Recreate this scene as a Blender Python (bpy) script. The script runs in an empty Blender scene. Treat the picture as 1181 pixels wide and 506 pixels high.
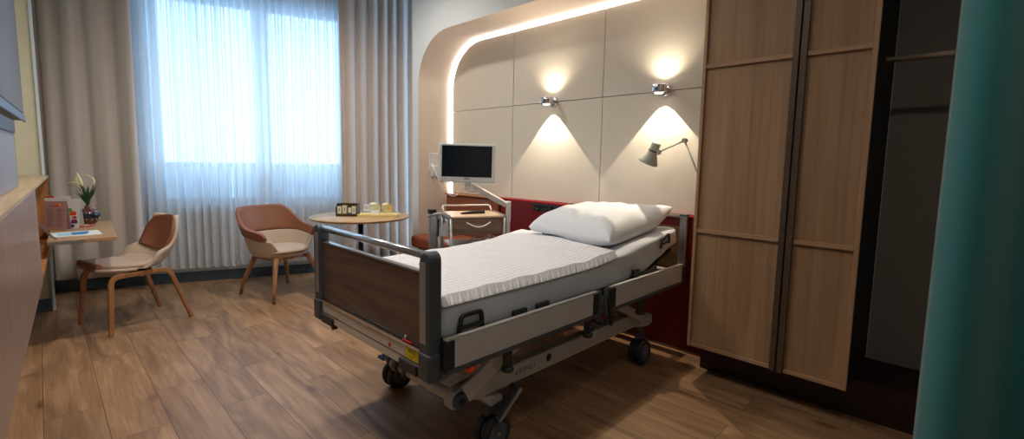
import bpy, bmesh, math, random
from mathutils import Vector, Matrix, Euler, noise
random.seed(7)
PI = math.pi
sc = bpy.context.scene
COL = sc.collection
V = Vector

# ------------------------------------------------------------------ materials
def new_mat(name):
    m = bpy.data.materials.new(name); m.use_nodes = True
    nt = m.node_tree
    return m, nt, nt.nodes['Principled BSDF']

def srgb(c):
    return tuple(((x/12.92) if x <= .04045 else ((x+.055)/1.055)**2.4) for x in c) + (1,)

def mat(name, rgb, rough=.5, metal=0.0, var=0.0, scale=20.0, bump=0.0, bscale=200.0, stretch=None, spec=None, sheen=0, coat=0):
    m, nt, b = new_mat(name)
    c = srgb(rgb)
    b.inputs['Base Color'].default_value = c
    b.inputs['Roughness'].default_value = rough
    b.inputs['Metallic'].default_value = metal
    if spec is not None: b.inputs['Specular IOR Level'].default_value = spec
    if sheen: b.inputs['Sheen Weight'].default_value = sheen
    if coat: b.inputs['Coat Weight'].default_value = coat
    tc = nt.nodes.new('ShaderNodeTexCoord')
    mp = nt.nodes.new('ShaderNodeMapping'); nt.links.new(tc.outputs['Object'], mp.inputs[0])
    if stretch: mp.inputs['Scale'].default_value = stretch
    n = nt.nodes.new('ShaderNodeTexNoise'); n.inputs['Scale'].default_value = scale; n.inputs['Detail'].default_value = 4
    nt.links.new(mp.outputs[0], n.inputs['Vector'])
    r = nt.nodes.new('ShaderNodeValToRGB')
    v = var if var else .02
    r.color_ramp.elements[0].position = .3; r.color_ramp.elements[1].position = .7
    r.color_ramp.elements[0].color = tuple(x*(1-v) for x in c[:3])+(1,)
    r.color_ramp.elements[1].color = tuple(min(1, x*(1+v)) for x in c[:3])+(1,)
    nt.links.new(n.outputs['Fac'], r.inputs[0]); nt.links.new(r.outputs[0], b.inputs['Base Color'])
    if bump:
        n2 = nt.nodes.new('ShaderNodeTexNoise'); n2.inputs['Scale'].default_value = bscale; n2.inputs['Detail'].default_value = 3
        nt.links.new(mp.outputs[0], n2.inputs['Vector'])
        bp = nt.nodes.new('ShaderNodeBump'); bp.inputs['Strength'].default_value = bump; bp.inputs['Distance'].default_value = .004
        nt.links.new(n2.outputs['Fac'], bp.inputs['Height']); nt.links.new(bp.outputs[0], b.inputs['Normal'])
    return m

def wood(name, dark, light, axis='z', rough=.45, scale=1.0, knots=0.25, spec=.4):
    """straight-grained veneer, the grain running along axis"""
    m, nt, b = new_mat(name)
    N, L = nt.nodes, nt.links
    b.inputs['Roughness'].default_value = rough
    b.inputs['Specular IOR Level'].default_value = spec
    tc = N.new('ShaderNodeTexCoord')
    mp = N.new('ShaderNodeMapping'); L.new(tc.outputs['Object'], mp.inputs[0])
    s = {'x': (1.2, 16, 16), 'y': (16, 1.2, 16), 'z': (16, 16, 1.2)}[axis]
    mp.inputs['Scale'].default_value = tuple(k*scale for k in s)
    n1 = N.new('ShaderNodeTexNoise'); n1.inputs['Scale'].default_value = 1.0; n1.inputs['Detail'].default_value = 5; n1.inputs['Distortion'].default_value = .9
    L.new(mp.outputs[0], n1.inputs['Vector'])
    mp2 = N.new('ShaderNodeMapping'); L.new(tc.outputs['Object'], mp2.inputs[0])
    s2 = {'x': (3, 130, 130), 'y': (130, 3, 130), 'z': (130, 130, 3)}[axis]
    mp2.inputs['Scale'].default_value = tuple(k*scale for k in s2)
    n2 = N.new('ShaderNodeTexNoise'); n2.inputs['Scale'].default_value = 1.0; n2.inputs['Detail'].default_value = 2
    L.new(mp2.outputs[0], n2.inputs['Vector'])
    mx = N.new('ShaderNodeMath'); mx.operation = 'MULTIPLY_ADD'; mx.inputs[1].default_value = .35
    L.new(n2.outputs['Fac'], mx.inputs[0]); 
    ms = N.new('ShaderNodeMath'); ms.operation = 'MULTIPLY'; ms.inputs[1].default_value = .65
    L.new(n1.outputs['Fac'], ms.inputs[0]); L.new(ms.outputs[0], mx.inputs[2])
    r = N.new('ShaderNodeValToRGB'); r.color_ramp.elements[0].position = .36; r.color_ramp.elements[1].position = .62
    r.color_ramp.elements[0].color = srgb(dark); r.color_ramp.elements[1].color = srgb(light)
    L.new(mx.outputs[0], r.inputs[0]); L.new(r.outputs[0], b.inputs['Base Color'])
    bp = N.new('ShaderNodeBump'); bp.inputs['Strength'].default_value = .12; bp.inputs['Distance'].default_value = .002
    L.new(n2.outputs['Fac'], bp.inputs['Height']); L.new(bp.outputs[0], b.inputs['Normal'])
    return m

def floor_mat():
    m, nt, b = new_mat('oak_plank_floor')
    N, L = nt.nodes, nt.links
    tc = N.new('ShaderNodeTexCoord')
    mp = N.new('ShaderNodeMapping'); L.new(tc.outputs['Object'], mp.inputs[0])
    mp.inputs['Rotation'].default_value = (0, 0, PI/2)
    mp.inputs['Location'].default_value = (.35, .06, 0)
    br = N.new('ShaderNodeTexBrick'); br.offset = .37; br.offset_frequency = 2
    br.inputs['Scale'].default_value = 1; br.inputs['Brick Width'].default_value = 1.22; br.inputs['Row Height'].default_value = .228
    br.inputs['Mortar Size'].default_value = .0016; br.inputs['Mortar Smooth'].default_value = .2
    br.inputs['Color1'].default_value = (0, 0, 0, 1); br.inputs['Color2'].default_value = (1, 1, 1, 1); br.inputs['Mortar'].default_value = (.5, .5, .5, 1)
    L.new(mp.outputs[0], br.inputs['Vector'])
    # per-plank offset of the grain
    vm = N.new('ShaderNodeVectorMath'); vm.operation = 'MULTIPLY_ADD'
    L.new(br.outputs['Color'], vm.inputs[0]); vm.inputs[1].default_value = (7, 13, 5); L.new(mp.outputs[0], vm.inputs[2])
    def nz(scale, detail, dist):
        q = N.new('ShaderNodeMapping'); L.new(vm.outputs[0], q.inputs[0]); q.inputs['Scale'].default_value = scale
        n = N.new('ShaderNodeTexNoise'); n.inputs['Scale'].default_value = 1; n.inputs['Detail'].default_value = detail; n.inputs['Distortion'].default_value = dist
        L.new(q.outputs[0], n.inputs['Vector']); return n
    n1 = nz((1.3, 8, 1), 5, 1.2); n2 = nz((4, 90, 1), 3, .3)
    vo = N.new('ShaderNodeTexVoronoi'); vo.inputs['Scale'].default_value = 1
    q = N.new('ShaderNodeMapping'); L.new(vm.outputs[0], q.inputs[0]); q.inputs['Scale'].default_value = (2.1, 4.6, 1); L.new(q.outputs[0], vo.inputs['Vector'])
    r = N.new('ShaderNodeValToRGB'); e = r.color_ramp.elements
    e[0].position = .28; e[0].color = srgb((.47, .36, .27)); e[1].position = .72; e[1].color = srgb((.71, .575, .445))
    k = e.new(.5); k.color = srgb((.60, .47, .35))
    L.new(n1.outputs['Fac'], r.inputs[0])
    r2 = N.new('ShaderNodeValToRGB'); r2.color_ramp.elements[0].position = .3; r2.color_ramp.elements[1].position = .7
    r2.color_ramp.elements[0].color = (.80, .78, .76, 1); r2.color_ramp.elements[1].color = (1.06, 1.06, 1.06, 1)
    L.new(n2.outputs['Fac'], r2.inputs[0])
    m1 = N.new('ShaderNodeMixRGB'); m1.blend_type = 'MULTIPLY'; m1.inputs[0].default_value = 1; L.new(r.outputs[0], m1.inputs[1]); L.new(r2.outputs[0], m1.inputs[2])
    r3 = N.new('ShaderNodeValToRGB'); r3.color_ramp.elements[0].color = (.86, .85, .84, 1); r3.color_ramp.elements[1].color = (1.07, 1.05, 1.02, 1)
    L.new(br.outputs['Color'], r3.inputs[0])
    m2 = N.new('ShaderNodeMixRGB'); m2.blend_type = 'MULTIPLY'; m2.inputs[0].default_value = 1; L.new(m1.outputs[0], m2.inputs[1]); L.new(r3.outputs[0], m2.inputs[2])
    r4 = N.new('ShaderNodeValToRGB'); r4.color_ramp.elements[0].position = .05; r4.color_ramp.elements[1].position = .16
    r4.color_ramp.elements[0].color = (.42, .32, .25, 1); r4.color_ramp.elements[1].color = (1, 1, 1, 1)
    L.new(vo.outputs['Distance'], r4.inputs[0])
    m3 = N.new('ShaderNodeMixRGB'); m3.blend_type = 'MULTIPLY'; m3.inputs[0].default_value = .75; L.new(m2.outputs[0], m3.inputs[1]); L.new(r4.outputs[0], m3.inputs[2])
    m4 = N.new('ShaderNodeMixRGB'); m4.blend_type = 'MIX'; L.new(br.outputs['Fac'], m4.inputs[0]); L.new(m3.outputs[0], m4.inputs[1]); m4.inputs[2].default_value = srgb((.3, .2, .13))
    L.new(m4.outputs[0], b.inputs['Base Color'])
    b.inputs['Roughness'].default_value = .42; b.inputs['Specular IOR Level'].default_value = .45
    bp = N.new('ShaderNodeBump'); bp.inputs['Strength'].default_value = .15; bp.inputs['Distance'].default_value = .002
    L.new(n2.outputs['Fac'], bp.inputs['Height']); L.new(bp.outputs[0], b.inputs['Normal'])
    return m

def emit(name, rgb, strength):
    m = bpy.data.materials.new(name); m.use_nodes = True; nt = m.node_tree; nt.nodes.clear()
    e = nt.nodes.new('ShaderNodeEmission'); o = nt.nodes.new('ShaderNodeOutputMaterial')
    e.inputs[0].default_value = rgb+(1,); e.inputs[1].default_value = strength
    nt.links.new(e.outputs[0], o.inputs[0]); return m

def glass_mat(name, tint=(1, 1, 1), gl=.06):
    m = bpy.data.materials.new(name); m.use_nodes = True; nt = m.node_tree; nt.nodes.clear()
    t = nt.nodes.new('ShaderNodeBsdfTransparent'); t.inputs[0].default_value = tint+(1,)
    g = nt.nodes.new('ShaderNodeBsdfGlossy'); g.inputs['Roughness'].default_value = .02
    x = nt.nodes.new('ShaderNodeMixShader'); x.inputs[0].default_value = gl
    o = nt.nodes.new('ShaderNodeOutputMaterial')
    nt.links.new(t.outputs[0], x.inputs[1]); nt.links.new(g.outputs[0], x.inputs[2]); nt.links.new(x.outputs[0], o.inputs[0]); return m

def sheer_mat(name, rgb, clear=.35):
    m = bpy.data.materials.new(name); m.use_nodes = True; nt = m.node_tree; nt.nodes.clear()
    N, L = nt.nodes, nt.links
    c = srgb(rgb)
    t = N.new('ShaderNodeBsdfTransparent'); t.inputs[0].default_value = (.96, .98, 1, 1)
    tr = N.new('ShaderNodeBsdfTranslucent'); tr.inputs[0].default_value = c
    d = N.new('ShaderNodeBsdfDiffuse'); d.inputs[0].default_value = c
    a = N.new('ShaderNodeMixShader'); a.inputs[0].default_value = .5; L.new(d.outputs[0], a.inputs[1]); L.new(tr.outputs[0], a.inputs[2])
    x = N.new('ShaderNodeMixShader'); L.new(a.outputs[0], x.inputs[1]); L.new(t.outputs[0], x.inputs[2])
    lw = N.new('ShaderNodeLayerWeight'); lw.inputs['Blend'].default_value = .5   # a thin weave closes up when seen edge-on
    mr = N.new('ShaderNodeMapRange'); mr.inputs[1].default_value = 0; mr.inputs[2].default_value = .55; mr.inputs[3].default_value = clear; mr.inputs[4].default_value = .02
    L.new(lw.outputs['Facing'], mr.inputs[0]); L.new(mr.outputs[0], x.inputs[0])
    o = N.new('ShaderNodeOutputMaterial'); L.new(x.outputs[0], o.inputs[0]); return m

M = dict(
    floor=floor_mat(),
    wall=mat('white_wall_paint', (.80, .82, .83), .9, bump=.1),
    wall_cream=mat('cream_yellow_wall_paint', (.84, .82, .73), .9, bump=.1),
    reveal=mat('warm_white_reveal_paint', (.86, .81, .76), .85, bump=.08),
    ceiling=mat('ceiling_paint', (.85, .85, .84), .9),
    skirting=mat('slate_blue_skirting', (.26, .32, .375), .45),
    trimwhite=mat('white_corner_trim', (.80, .83, .85), .5),
    panelboard=mat('pale_lavender_wall_board', (.56, .56, .61), .35, var=.04, scale=6),
    darkboard=mat('dark_rubber_board', (.16, .16, .18), .4),
    tv=mat('tv_screen_dark', (.15, .16, .20), .25, coat=.4),
    tvedge=mat('tv_blue_grey_metal', (.24, .29, .36), .3, metal=.6),
    padfab=mat('cream_woven_wall_fabric', (.80, .78, .735), .95, var=.05, scale=400, bump=.35, bscale=700, sheen=.2),
    padfab2=mat('dark_grey_woven_fabric', (.56, .535, .51), .95, var=.08, scale=400, bump=.3, bscale=600),
    red=mat('crimson_lacquer_panel', (.43, .03, .085), .42),
    red_lit=mat('crimson_lit_top', (.62, .09, .10), .4),  # lighter red than the panel: light on the top edge put into colour
    plinth=mat('deep_maroon_plinth', (.15, .05, .045), .5),
    warmlit_wood=wood('orange_lit_beech', (.60, .37, .20), (.72, .48, .28), 'y'),  # orange holds the warm lamplight on the ledge top, put into colour
    oakv=wood('oak_veneer_upright', (.54, .42, .315), (.64, .515, .395), 'z', rough=.5, scale=.5),
    oakframe=wood('oak_frame_edge', (.60, .47, .36), (.70, .57, .45), 'z', rough=.5),
    oakbar=wood('oak_cross_bar', (.60, .47, .36), (.70, .57, .45), 'y', rough=.5),
    cabface=wood('pale_rosy_cabinet_veneer', (.53, .44, .41), (.64, .54, .50), 'z', rough=.3, scale=1.5, spec=.6),
    ledge=wood('light_oak_ledge', (.68, .58, .46), (.78, .69, .56), 'y', rough=.4),
    cabin=wood('golden_oak_carcass', (.60, .39, .22), (.72, .50, .30), 'z', rough=.5),
    deskw=wood('oak_desk_top', (.62, .48, .36), (.76, .62, .48), 'x', rough=.35),
    tablew=wood('pale_oak_table_top', (.66, .54, .40), (.78, .66, .51), 'x', rough=.35),
    walnut=wood('dark_walnut_board', (.31, .235, .19), (.47, .37, .30), 'y', rough=.38),
    cartw=wood('brown_ash_drawer_front', (.42, .33, .27), (.56, .46, .38), 'x', rough=.4),
    headw=wood('bed_headboard_walnut', (.40, .29, .19), (.52, .40, .28), 'y', rough=.42),
    bronze=mat('dark_bronze_profile', (.36, .31, .27), .4, metal=.5),
    darkside=mat('black_brown_side_panel', (.17, .15, .14), .6),
    rod=mat('bronze_hanging_rod', (.66, .60, .54), .5, metal=0),
    teal=mat('teal_curtain_fabric', (.08, .41, .42), .8, var=.03, scale=60, bump=.15, bscale=500, sheen=.4),
    drape=mat('taupe_drape_fabric', (.77, .73, .71), .95, var=.04, scale=150, bump=.2, bscale=500, sheen=.3),
    sheer=sheer_mat('white_voile', (.93, .94, .955), .18),
    steel=mat('brushed_aluminium', (.66, .68, .70), .32, metal=.85),
    chrome=mat('polished_chrome', (.84, .85, .87), .08, metal=1),
    profile=mat('pale_aluminium_profile', (.78, .78, .775), .4, metal=.3),
    railbar=mat('silver_rail_tube', (.72, .745, .77), .25, metal=.85),
    grey=mat('slate_grey_plastic', (.27, .30, .33), .45),
    greydk=mat('charcoal_plastic', (.13, .145, .16), .5),
    lgrey=mat('light_grey_casting', (.70, .705, .71), .45),
    bedwhite=mat('warm_grey_lacquer', (.75, .745, .745), .4),
    bumper=mat('pale_beige_board', (.82, .80, .77), .4),
    tyre=mat('grey_castor_tyre', (.16, .175, .195), .6),
    tyrehub=mat('castor_cover', (.34, .38, .43), .5),
    sheet=mat('smooth_white_sheet', (.79, .815, .85), .8, var=.01, scale=8, bump=.25, bscale=7, sheen=.2),
    pillow=mat('white_pillowcase', (.88, .90, .93), .85, bump=.3, bscale=9, sheen=.2),
    brown=mat('tan_brown_leather', (.53, .33, .235), .5, var=.06, scale=40, bump=.15, bscale=300),
    beigefab=mat('pale_rose_beige_fabric', (.76, .68, .61), .9, var=.04, scale=200, bump=.2, bscale=600),
    legwood=wood('amber_beech_leg', (.53, .355, .225), (.65, .46, .30), 'z', rough=.4, scale=2),
    bench=mat('brown_bench_leather', (.50, .27, .17), .55, var=.05, scale=30, bump=.1),
    black=mat('matt_black_metal', (.035, .035, .04), .4),
    blackgl=mat('glossy_black_screen', (.045, .085, .125), .14),
    white=mat('white_plastic', (.86, .86, .86), .4),
    whitem=mat('white_device_housing', (.80, .82, .82), .35),
    paper=mat('white_paper', (.88, .88, .87), .8),
    pink=mat('dusty_pink_card', (.66, .52, .52), .7),
    pinktxt=mat('grey_print_ink', (.45, .36, .38), .8),
    red2=mat('bright_red_ink', (.75, .12, .10), .5),
    orange=mat('orange_plastic', (.90, .32, .12), .4),
    yellow=mat('yellow_label', (.90, .80, .12), .6),
    green=mat('green_print', (.45, .68, .25), .7),
    blue=mat('blue_print', (.25, .50, .72), .7),
    bluedk=mat('royal_blue_print', (.12, .17, .50), .6),
    purple=mat('plum_print', (.45, .15, .40), .7),
    sky=mat('pale_cyan_print', (.62, .82, .88), .7),
    leaf=mat('dark_green_leaf', (.20, .36, .20), .5, var=.15, scale=12),
    leaf2=mat('olive_thin_leaf', (.33, .40, .30), .5),
    petal=mat('cream_yellow_bloom', (.93, .90, .70), .7),
    vase=mat('chestnut_glazed_ceramic', (.36, .15, .10), .2, var=.3, scale=14, coat=.5),
    vaseband=mat('dark_blue_glaze_band', (.07, .10, .16), .2, coat=.5),
    towel=mat('lemon_terry_cloth', (.93, .86, .60), .95, var=.05, scale=90, bump=.6, bscale=250, sheen=.4),
    towel2=mat('cream_terry_cloth', (.92, .91, .78), .95, var=.04, scale=90, bump=.6, bscale=250, sheen=.4),
    boxwood=mat('brown_leatherette_box', (.27, .16, .10), .45, var=.1),
    olive=mat('olive_green_label', (.60, .61, .33), .6),
    lampgrey=mat('sage_grey_lamp_enamel', (.62, .64, .60), .4),
    bulb=emit('lamp_glass_glow', (1, .86, .66), 9),
    led=emit('warm_white_led_strip', (1, .89, .81), 11),
    fill_disc=emit('fill_light_diffuser', (1, .88, .74), 4),
    glass=glass_mat('window_glass', (.97, .99, 1)),
    frost=sheer_mat('frosted_glass', (.80, .88, .92), .35),
    frame=mat('white_window_frame', (.78, .83, .86), .5),
    outside=mat('pale_concrete_yard', (.50, .54, .58), .9),
)

# seersucker weave for the quilt
def quilt_mat():
    m, nt, b = new_mat('white_seersucker_quilt'); N, L = nt.nodes, nt.links
    b.inputs['Base Color'].default_value = srgb((.93, .935, .95)); b.inputs['Roughness'].default_value = .9
    tc = N.new('ShaderNodeTexCoord')
    mp = N.new('ShaderNodeMapping'); L.new(tc.outputs['Object'], mp.inputs[0]); mp.inputs['Scale'].default_value = (1, 1, 1)
    w = N.new('ShaderNodeTexWave'); w.wave_type = 'BANDS'; w.bands_direction = 'Y'; w.inputs['Scale'].default_value = 9; w.inputs['Distortion'].default_value = 1.2; w.inputs['Detail'].default_value = 2
    w2 = N.new('ShaderNodeTexWave'); w2.wave_type = 'BANDS'; w2.bands_direction = 'X'; w2.inputs['Scale'].default_value = 14; w2.inputs['Distortion'].default_value = 4; w2.inputs['Detail'].default_value = 3
    L.new(mp.outputs[0], w.inputs[0]); L.new(mp.outputs[0], w2.inputs[0])
    ad = N.new('ShaderNodeMath'); ad.operation = 'ADD'; L.new(w.outputs['Fac'], ad.inputs[0]); L.new(w2.outputs['Fac'], ad.inputs[1])
    bp = N.new('ShaderNodeBump'); bp.inputs['Strength'].default_value = .55; bp.inputs['Distance'].default_value = .006
    L.new(ad.outputs[0], bp.inputs['Height']); L.new(bp.outputs[0], b.inputs['Normal'])
    r = N.new('ShaderNodeValToRGB'); r.color_ramp.elements[0].color = srgb((.87, .875, .90)); r.color_ramp.elements[1].color = srgb((.945, .95, .975))
    L.new(w.outputs['Fac'], r.inputs[0]); L.new(r.outputs[0], b.inputs['Base Color'])
    return m
M['quilt'] = quilt_mat()

# ------------------------------------------------------------------ mesh helpers
class MB:
    def __init__(s): s.bm = bmesh.new()
    def _face(s, vs, smooth=False):
        try:
            f = s.bm.faces.new(vs); f.smooth = smooth; return f
        except ValueError: return None
    def box(s, x0, x1, y0, y1, z0, z1, T=None):
        p = [V((x, y, z)) for x in (x0, x1) for y in (y0, y1) for z in (z0, z1)]
        if T: p = [T @ q for q in p]
        v = [s.bm.verts.new(q) for q in p]
        for f in ((0, 1, 3, 2), (4, 6, 7, 5), (0, 4, 5, 1), (2, 3, 7, 6), (0, 2, 6, 4), (1, 5, 7, 3)): s._face([v[i] for i in f])
        return s
    def tube(s, pts, r, seg=12, cap=True, closed=False):
        pts = [V(p) for p in pts]; n = len(pts); rr = r if isinstance(r, (list, tuple)) else [r]*n
        rings = []; prev = None
        for i, p in enumerate(pts):
            if closed: t = pts[(i+1) % n]-pts[i-1]
            else: t = (pts[min(i+1, n-1)]-pts[max(i-1, 0)])
            t.normalize()
            if prev is None:
                a = V((0, 0, 1)) if abs(t.z) < .9 else V((1, 0, 0)); u = t.cross(a).normalized()
            else:
                u = (prev-t*prev.dot(t)).normalized()
            prev = u; w = t.cross(u)
            rings.append([s.bm.verts.new(p+(u*math.cos(2*PI*k/seg)+w*math.sin(2*PI*k/seg))*rr[i]) for k in range(seg)])
        m = n if closed else n-1
        for i in range(m):
            A, B = rings[i], rings[(i+1) % n]
            for k in range(seg): s._face([A[k], A[(k+1) % seg], B[(k+1) % seg], B[k]], True)
        if cap and not closed: s._face(rings[0][::-1]); s._face(rings[-1])
        return s
    def flatbar(s, pts, w, h, side=(0, 0, 1), round_=False):
        """rectangular section swept along pts: w across, h along 'side'"""
        pts = [V(p) for p in pts]; n = len(pts); rings = []
        for i, p in enumerate(pts):
            t = (pts[min(i+1, n-1)]-pts[max(i-1, 0)]).normalized()
            u = t.cross(V(side)).normalized(); q = u.cross(t).normalized()
            ww = w[i] if isinstance(w, (list, tuple)) else w; hh = h[i] if isinstance(h, (list, tuple)) else h
            rings.append([s.bm.verts.new(p+u*a*ww/2+q*b*hh/2) for a, b in ((-1, -1), (1, -1), (1, 1), (-1, 1))])
        for i in range(n-1):
            for k in range(4): s._face([rings[i][k], rings[i][(k+1) % 4], rings[i+1][(k+1) % 4], rings[i+1][k]])
        s._face(rings[0][::-1]); s._face(rings[-1]); return s
    def lathe(s, prof, c=(0, 0, 0), seg=24, T=None, sx=1, sy=1):
        c = V(c); rings = []
        for r, z in prof:
            rg = []
            for k in range(seg):
                q = V((r*math.cos(2*PI*k/seg)*sx, r*math.sin(2*PI*k/seg)*sy, z))
                if T: q = T @ q
                rg.append(s.bm.verts.new(q+c))
            rings.append(rg)
        for i in range(len(rings)-1):
            for k in range(seg): s._face([rings[i][k], rings[i][(k+1) % seg], rings[i+1][(k+1) % seg], rings[i+1][k]], True)
        if prof[0][0] > 1e-5: s._face(rings[0][::-1])
        if prof[-1][0] > 1e-5: s._face(rings[-1])
        return s
    def prism(s, poly, d0, d1, axis='x', T=None, inset=0):
        """polygon (a,b) extruded d0..d1 along axis. x: (y,z); y: (x,z); z: (x,y)"""
        def P(a, b, d):
            q = {'x': V((d, a, b)), 'y': V((a, d, b)), 'z': V((a, b, d))}[axis]
            return T @ q if T else q
        A = [s.bm.verts.new(P(a, b, d0)) for a, b in poly]; B = [s.bm.verts.new(P(a, b, d1)) for a, b in poly]
        n = len(poly); s._face(A[::-1]); s._face(B)
        for i in range(n): s._face([A[i], A[(i+1) % n], B[(i+1) % n], B[i]])
        return s
    def grid(s, fn, nu, nv, closeu=False, smooth=True):
        g = [[s.bm.verts.new(V(fn(i/nu, j/nv))) for j in range(nv+1)] for i in range(nu+(0 if closeu else 1))]
        L_ = len(g)
        for i in range(nu):
            for j in range(nv): s._face([g[i][j], g[(i+1) % L_][j], g[(i+1) % L_][j+1], g[i][j+1]], smooth)
        return g

def setk(o, label=None, cat=None, group=None, kind=None):
    if label: o['label'] = label
    if cat: o['category'] = cat
    if group: o['group'] = group
    if kind: o['kind'] = kind
    return o

def obj(name, mb, m, parent=None, bevel=0, label=None, cat=None, group=None, kind=None, solid=0, sub=0, seg=2, weld=False, recenter=True, local=False):
    bm = mb.bm
    if weld: bmesh.ops.remove_doubles(bm, verts=bm.verts, dist=1e-5)
    bmesh.ops.recalc_face_normals(bm, faces=bm.faces)
    c = V((0, 0, 0))
    if recenter and not local and bm.verts:
        lo = V([min(v.co[i] for v in bm.verts) for i in range(3)]); hi = V([max(v.co[i] for v in bm.verts) for i in range(3)])
        c = (lo+hi)/2; c.z = lo.z
        for v in bm.verts: v.co -= c
    me = bpy.data.meshes.new(name); bm.to_mesh(me); bm.free()
    me.materials.append(M[m] if isinstance(m, str) else m)
    o = bpy.data.objects.new(name, me); COL.objects.link(o)
    o.location = c
    if parent:
        o.parent = parent
        if not local:
            w = world_of(parent); o.matrix_parent_inverse = w.inverted()
    if solid:
        s = o.modifiers.new('solid', 'SOLIDIFY'); s.thickness = abs(solid); s.offset = 0 if solid > 0 else -1
    if bevel:
        b = o.modifiers.new('bevel', 'BEVEL'); b.width = bevel; b.segments = seg; b.limit_method = 'ANGLE'; b.angle_limit = .6
        b.harden_normals = False
    if sub:
        b = o.modifiers.new('sub', 'SUBSURF'); b.levels = sub; b.render_levels = sub
    setk(o, label, cat, group, kind)
    return o

def world_of(o):
    m = o.matrix_basis.copy()
    if o.parent: m = world_of(o.parent) @ o.matrix_parent_inverse @ m
    return m

def thing(name, label, cat, loc=(0, 0, 0), rz=0, group=None):
    o = bpy.data.objects.new(name, None); COL.objects.link(o); o.empty_display_size = .1
    o.location = loc; o.rotation_euler = (0, 0, rz)
    return setk(o, label, cat, group)

def struct(name, mb, m, **k): return obj(name, mb, m, kind='structure', **k)

def copy_tree(o, parent=None):
    c = o.copy(); COL.objects.link(c)
    if parent: c.parent = parent
    for ch in list(o.children): copy_tree(ch, c)
    return c

def text_mesh(parent, name, s, size, m, mat_world, extr=.0006):
    cu = bpy.data.curves.new(name, 'FONT'); cu.body = s; cu.size = size; cu.extrude = extr; cu.align_x = 'CENTER'; cu.align_y = 'CENTER'
    tmp = bpy.data.objects.new(name, cu); COL.objects.link(tmp)
    dg = bpy.context.evaluated_depsgraph_get(); dg.update()
    me = bpy.data.meshes.new_from_object(tmp.evaluated_get(dg))
    bpy.data.objects.remove(tmp)
    o = bpy.data.objects.new(name, me); COL.objects.link(o); me.materials.clear(); me.materials.append(M[m])
    o.matrix_world = mat_world
    if parent:
        o.parent = parent; o.matrix_parent_inverse = world_of(parent).inverted()
    return o

# ------------------------------------------------------------------ camera
cam = bpy.data.cameras.new('camera'); co = bpy.data.objects.new('camera', cam); COL.objects.link(co)
cam.sensor_width = 36; cam.lens = 536.634*36/1181; cam.shift_y = -(253-241.163)/1181; cam.clip_start = .02
Rw = [(0.70261992, -0.71132681, 0.01842306), (-0.05930382, -0.08433947, -0.99467076), (0.70908977, 0.69778293, -0.10144298)]
r_, d_, f_ = [V(x) for x in Rw]
co.matrix_world = Matrix(((r_.x, -d_.x, -f_.x, 0), (r_.y, -d_.y, -f_.y, 0), (r_.z, -d_.z, -f_.z, 1.35), (0, 0, 0, 1)))
sc.camera = co

# ------------------------------------------------------------------ room shell
SK = -0.3591684; DW = V((math.cos(SK), math.sin(SK), 0)); NW = V((-math.sin(SK), math.cos(SK), 0)); P0 = V((.053, 6.287, 0))
def W(s, off, z):   # point at s metres along the window wall, off metres into the room (negative = outside)
    return P0+DW*s-NW*off+V((0, 0, z))
TW = Matrix((( DW.x, -NW.x, 0, P0.x), (DW.y, -NW.y, 0, P0.y), (0, 0, 1, 0), (0, 0, 0, 1)))  # local x along the wall, local y into the room
HC = 3.35
BK = -1.6
struct('floor', MB().box(-.75, 3.9, BK-.1, 6.75, -.12, 0), 'floor', recenter=False)
struct('ceiling', MB().box(-.75, 3.9, BK-.1, 6.75, HC, HC+.1), 'ceiling')
# window wall with its opening
s0, s1, zb, zt = .80, 2.74, .83, 3.02
w = MB()
w.box(-.55, s0, -.28, 0, 0, HC, TW); w.box(s1, 4.1, -.28, 0, 0, HC, TW); w.box(s0, s1, -.28, 0, 0, zb, TW); w.box(s0, s1, -.28, 0, zt, HC, TW)
struct('wall_window_side', w, 'wall')
wf = MB()
zm = 1.262
for a, b, c, d in ((s0, s0+.09, zb, zt), (s1-.09, s1, zb, zt), (s0+.09, s1-.09, zb, zb+.06), (s0+.09, s1-.09, zt-.06, zt), (1.74, 1.90, zb+.06, zt-.06), (s0+.09, 1.74, zm-.03, zm+.02), (1.90, s1-.09, zm-.03, zm+.02)):
    wf.box(a, b, -.20, -.13, c, d, TW)
win = struct('window_1', wf, 'frame', bevel=.006)
for a, b in ((s0+.09, 1.74), (1.90, s1-.09)):
    obj('pane', MB().box(a, b, -.17, -.164, zm+.02, zt-.06, TW), 'glass', win)
    obj('lower_pane', MB().box(a, b, -.17, -.164, zb+.06, zm-.03, TW), 'frost', win)
obj('window_sill', MB().box(s0, s1, -.13, .03, zb-.03, zb, TW), 'frame', win, bevel=.006)
struct('baseboard_window_side', MB().box(-.55, 3.9, 0, .018, 0, .11, TW), 'skirting', bevel=.004)
struct('wall_behind_camera', MB().box(-.75, 3.9, BK-.1, BK, 0, HC), 'wall')
# left wall: slightly out of square; xl(y) is the cabinet face
def xl(y, c): return c+.0395*y
def lbox(mb, c0, c1, y0, y1, z0, z1): return mb.prism([(xl(y0, c0), y0), (xl(y1, c0), y1), (xl(y1, c1), y1), (xl(y0, c1), y0)], z0, z1, 'z')
struct('wall_left', lbox(MB(), -.62, -.52, BK, 6.6, 0, HC), 'wall_cream')
struct('wall_left_lining', lbox(MB(), -.52, -.235, .75, 3.76, 1.166, HC), 'panelboard')
struct('trim_1', lbox(MB(), -.52, -.2335, 3.762, 3.772, 1.166, HC), mat('lime_edge_band', (.55, .70, .42), .5))
struct('wall_pier_left', MB().box(-.55, .012, 5.56, 6.2, 0, HC), 'wall_cream')
struct('trim_2', MB().box(.013, .034, 5.54, 5.60, 0, HC), 'trimwhite', bevel=.003)
struct('baseboard_pier', MB().box(-.3, .010, 5.54, 5.559, 0, .11), 'skirting', bevel=.003)
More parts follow.
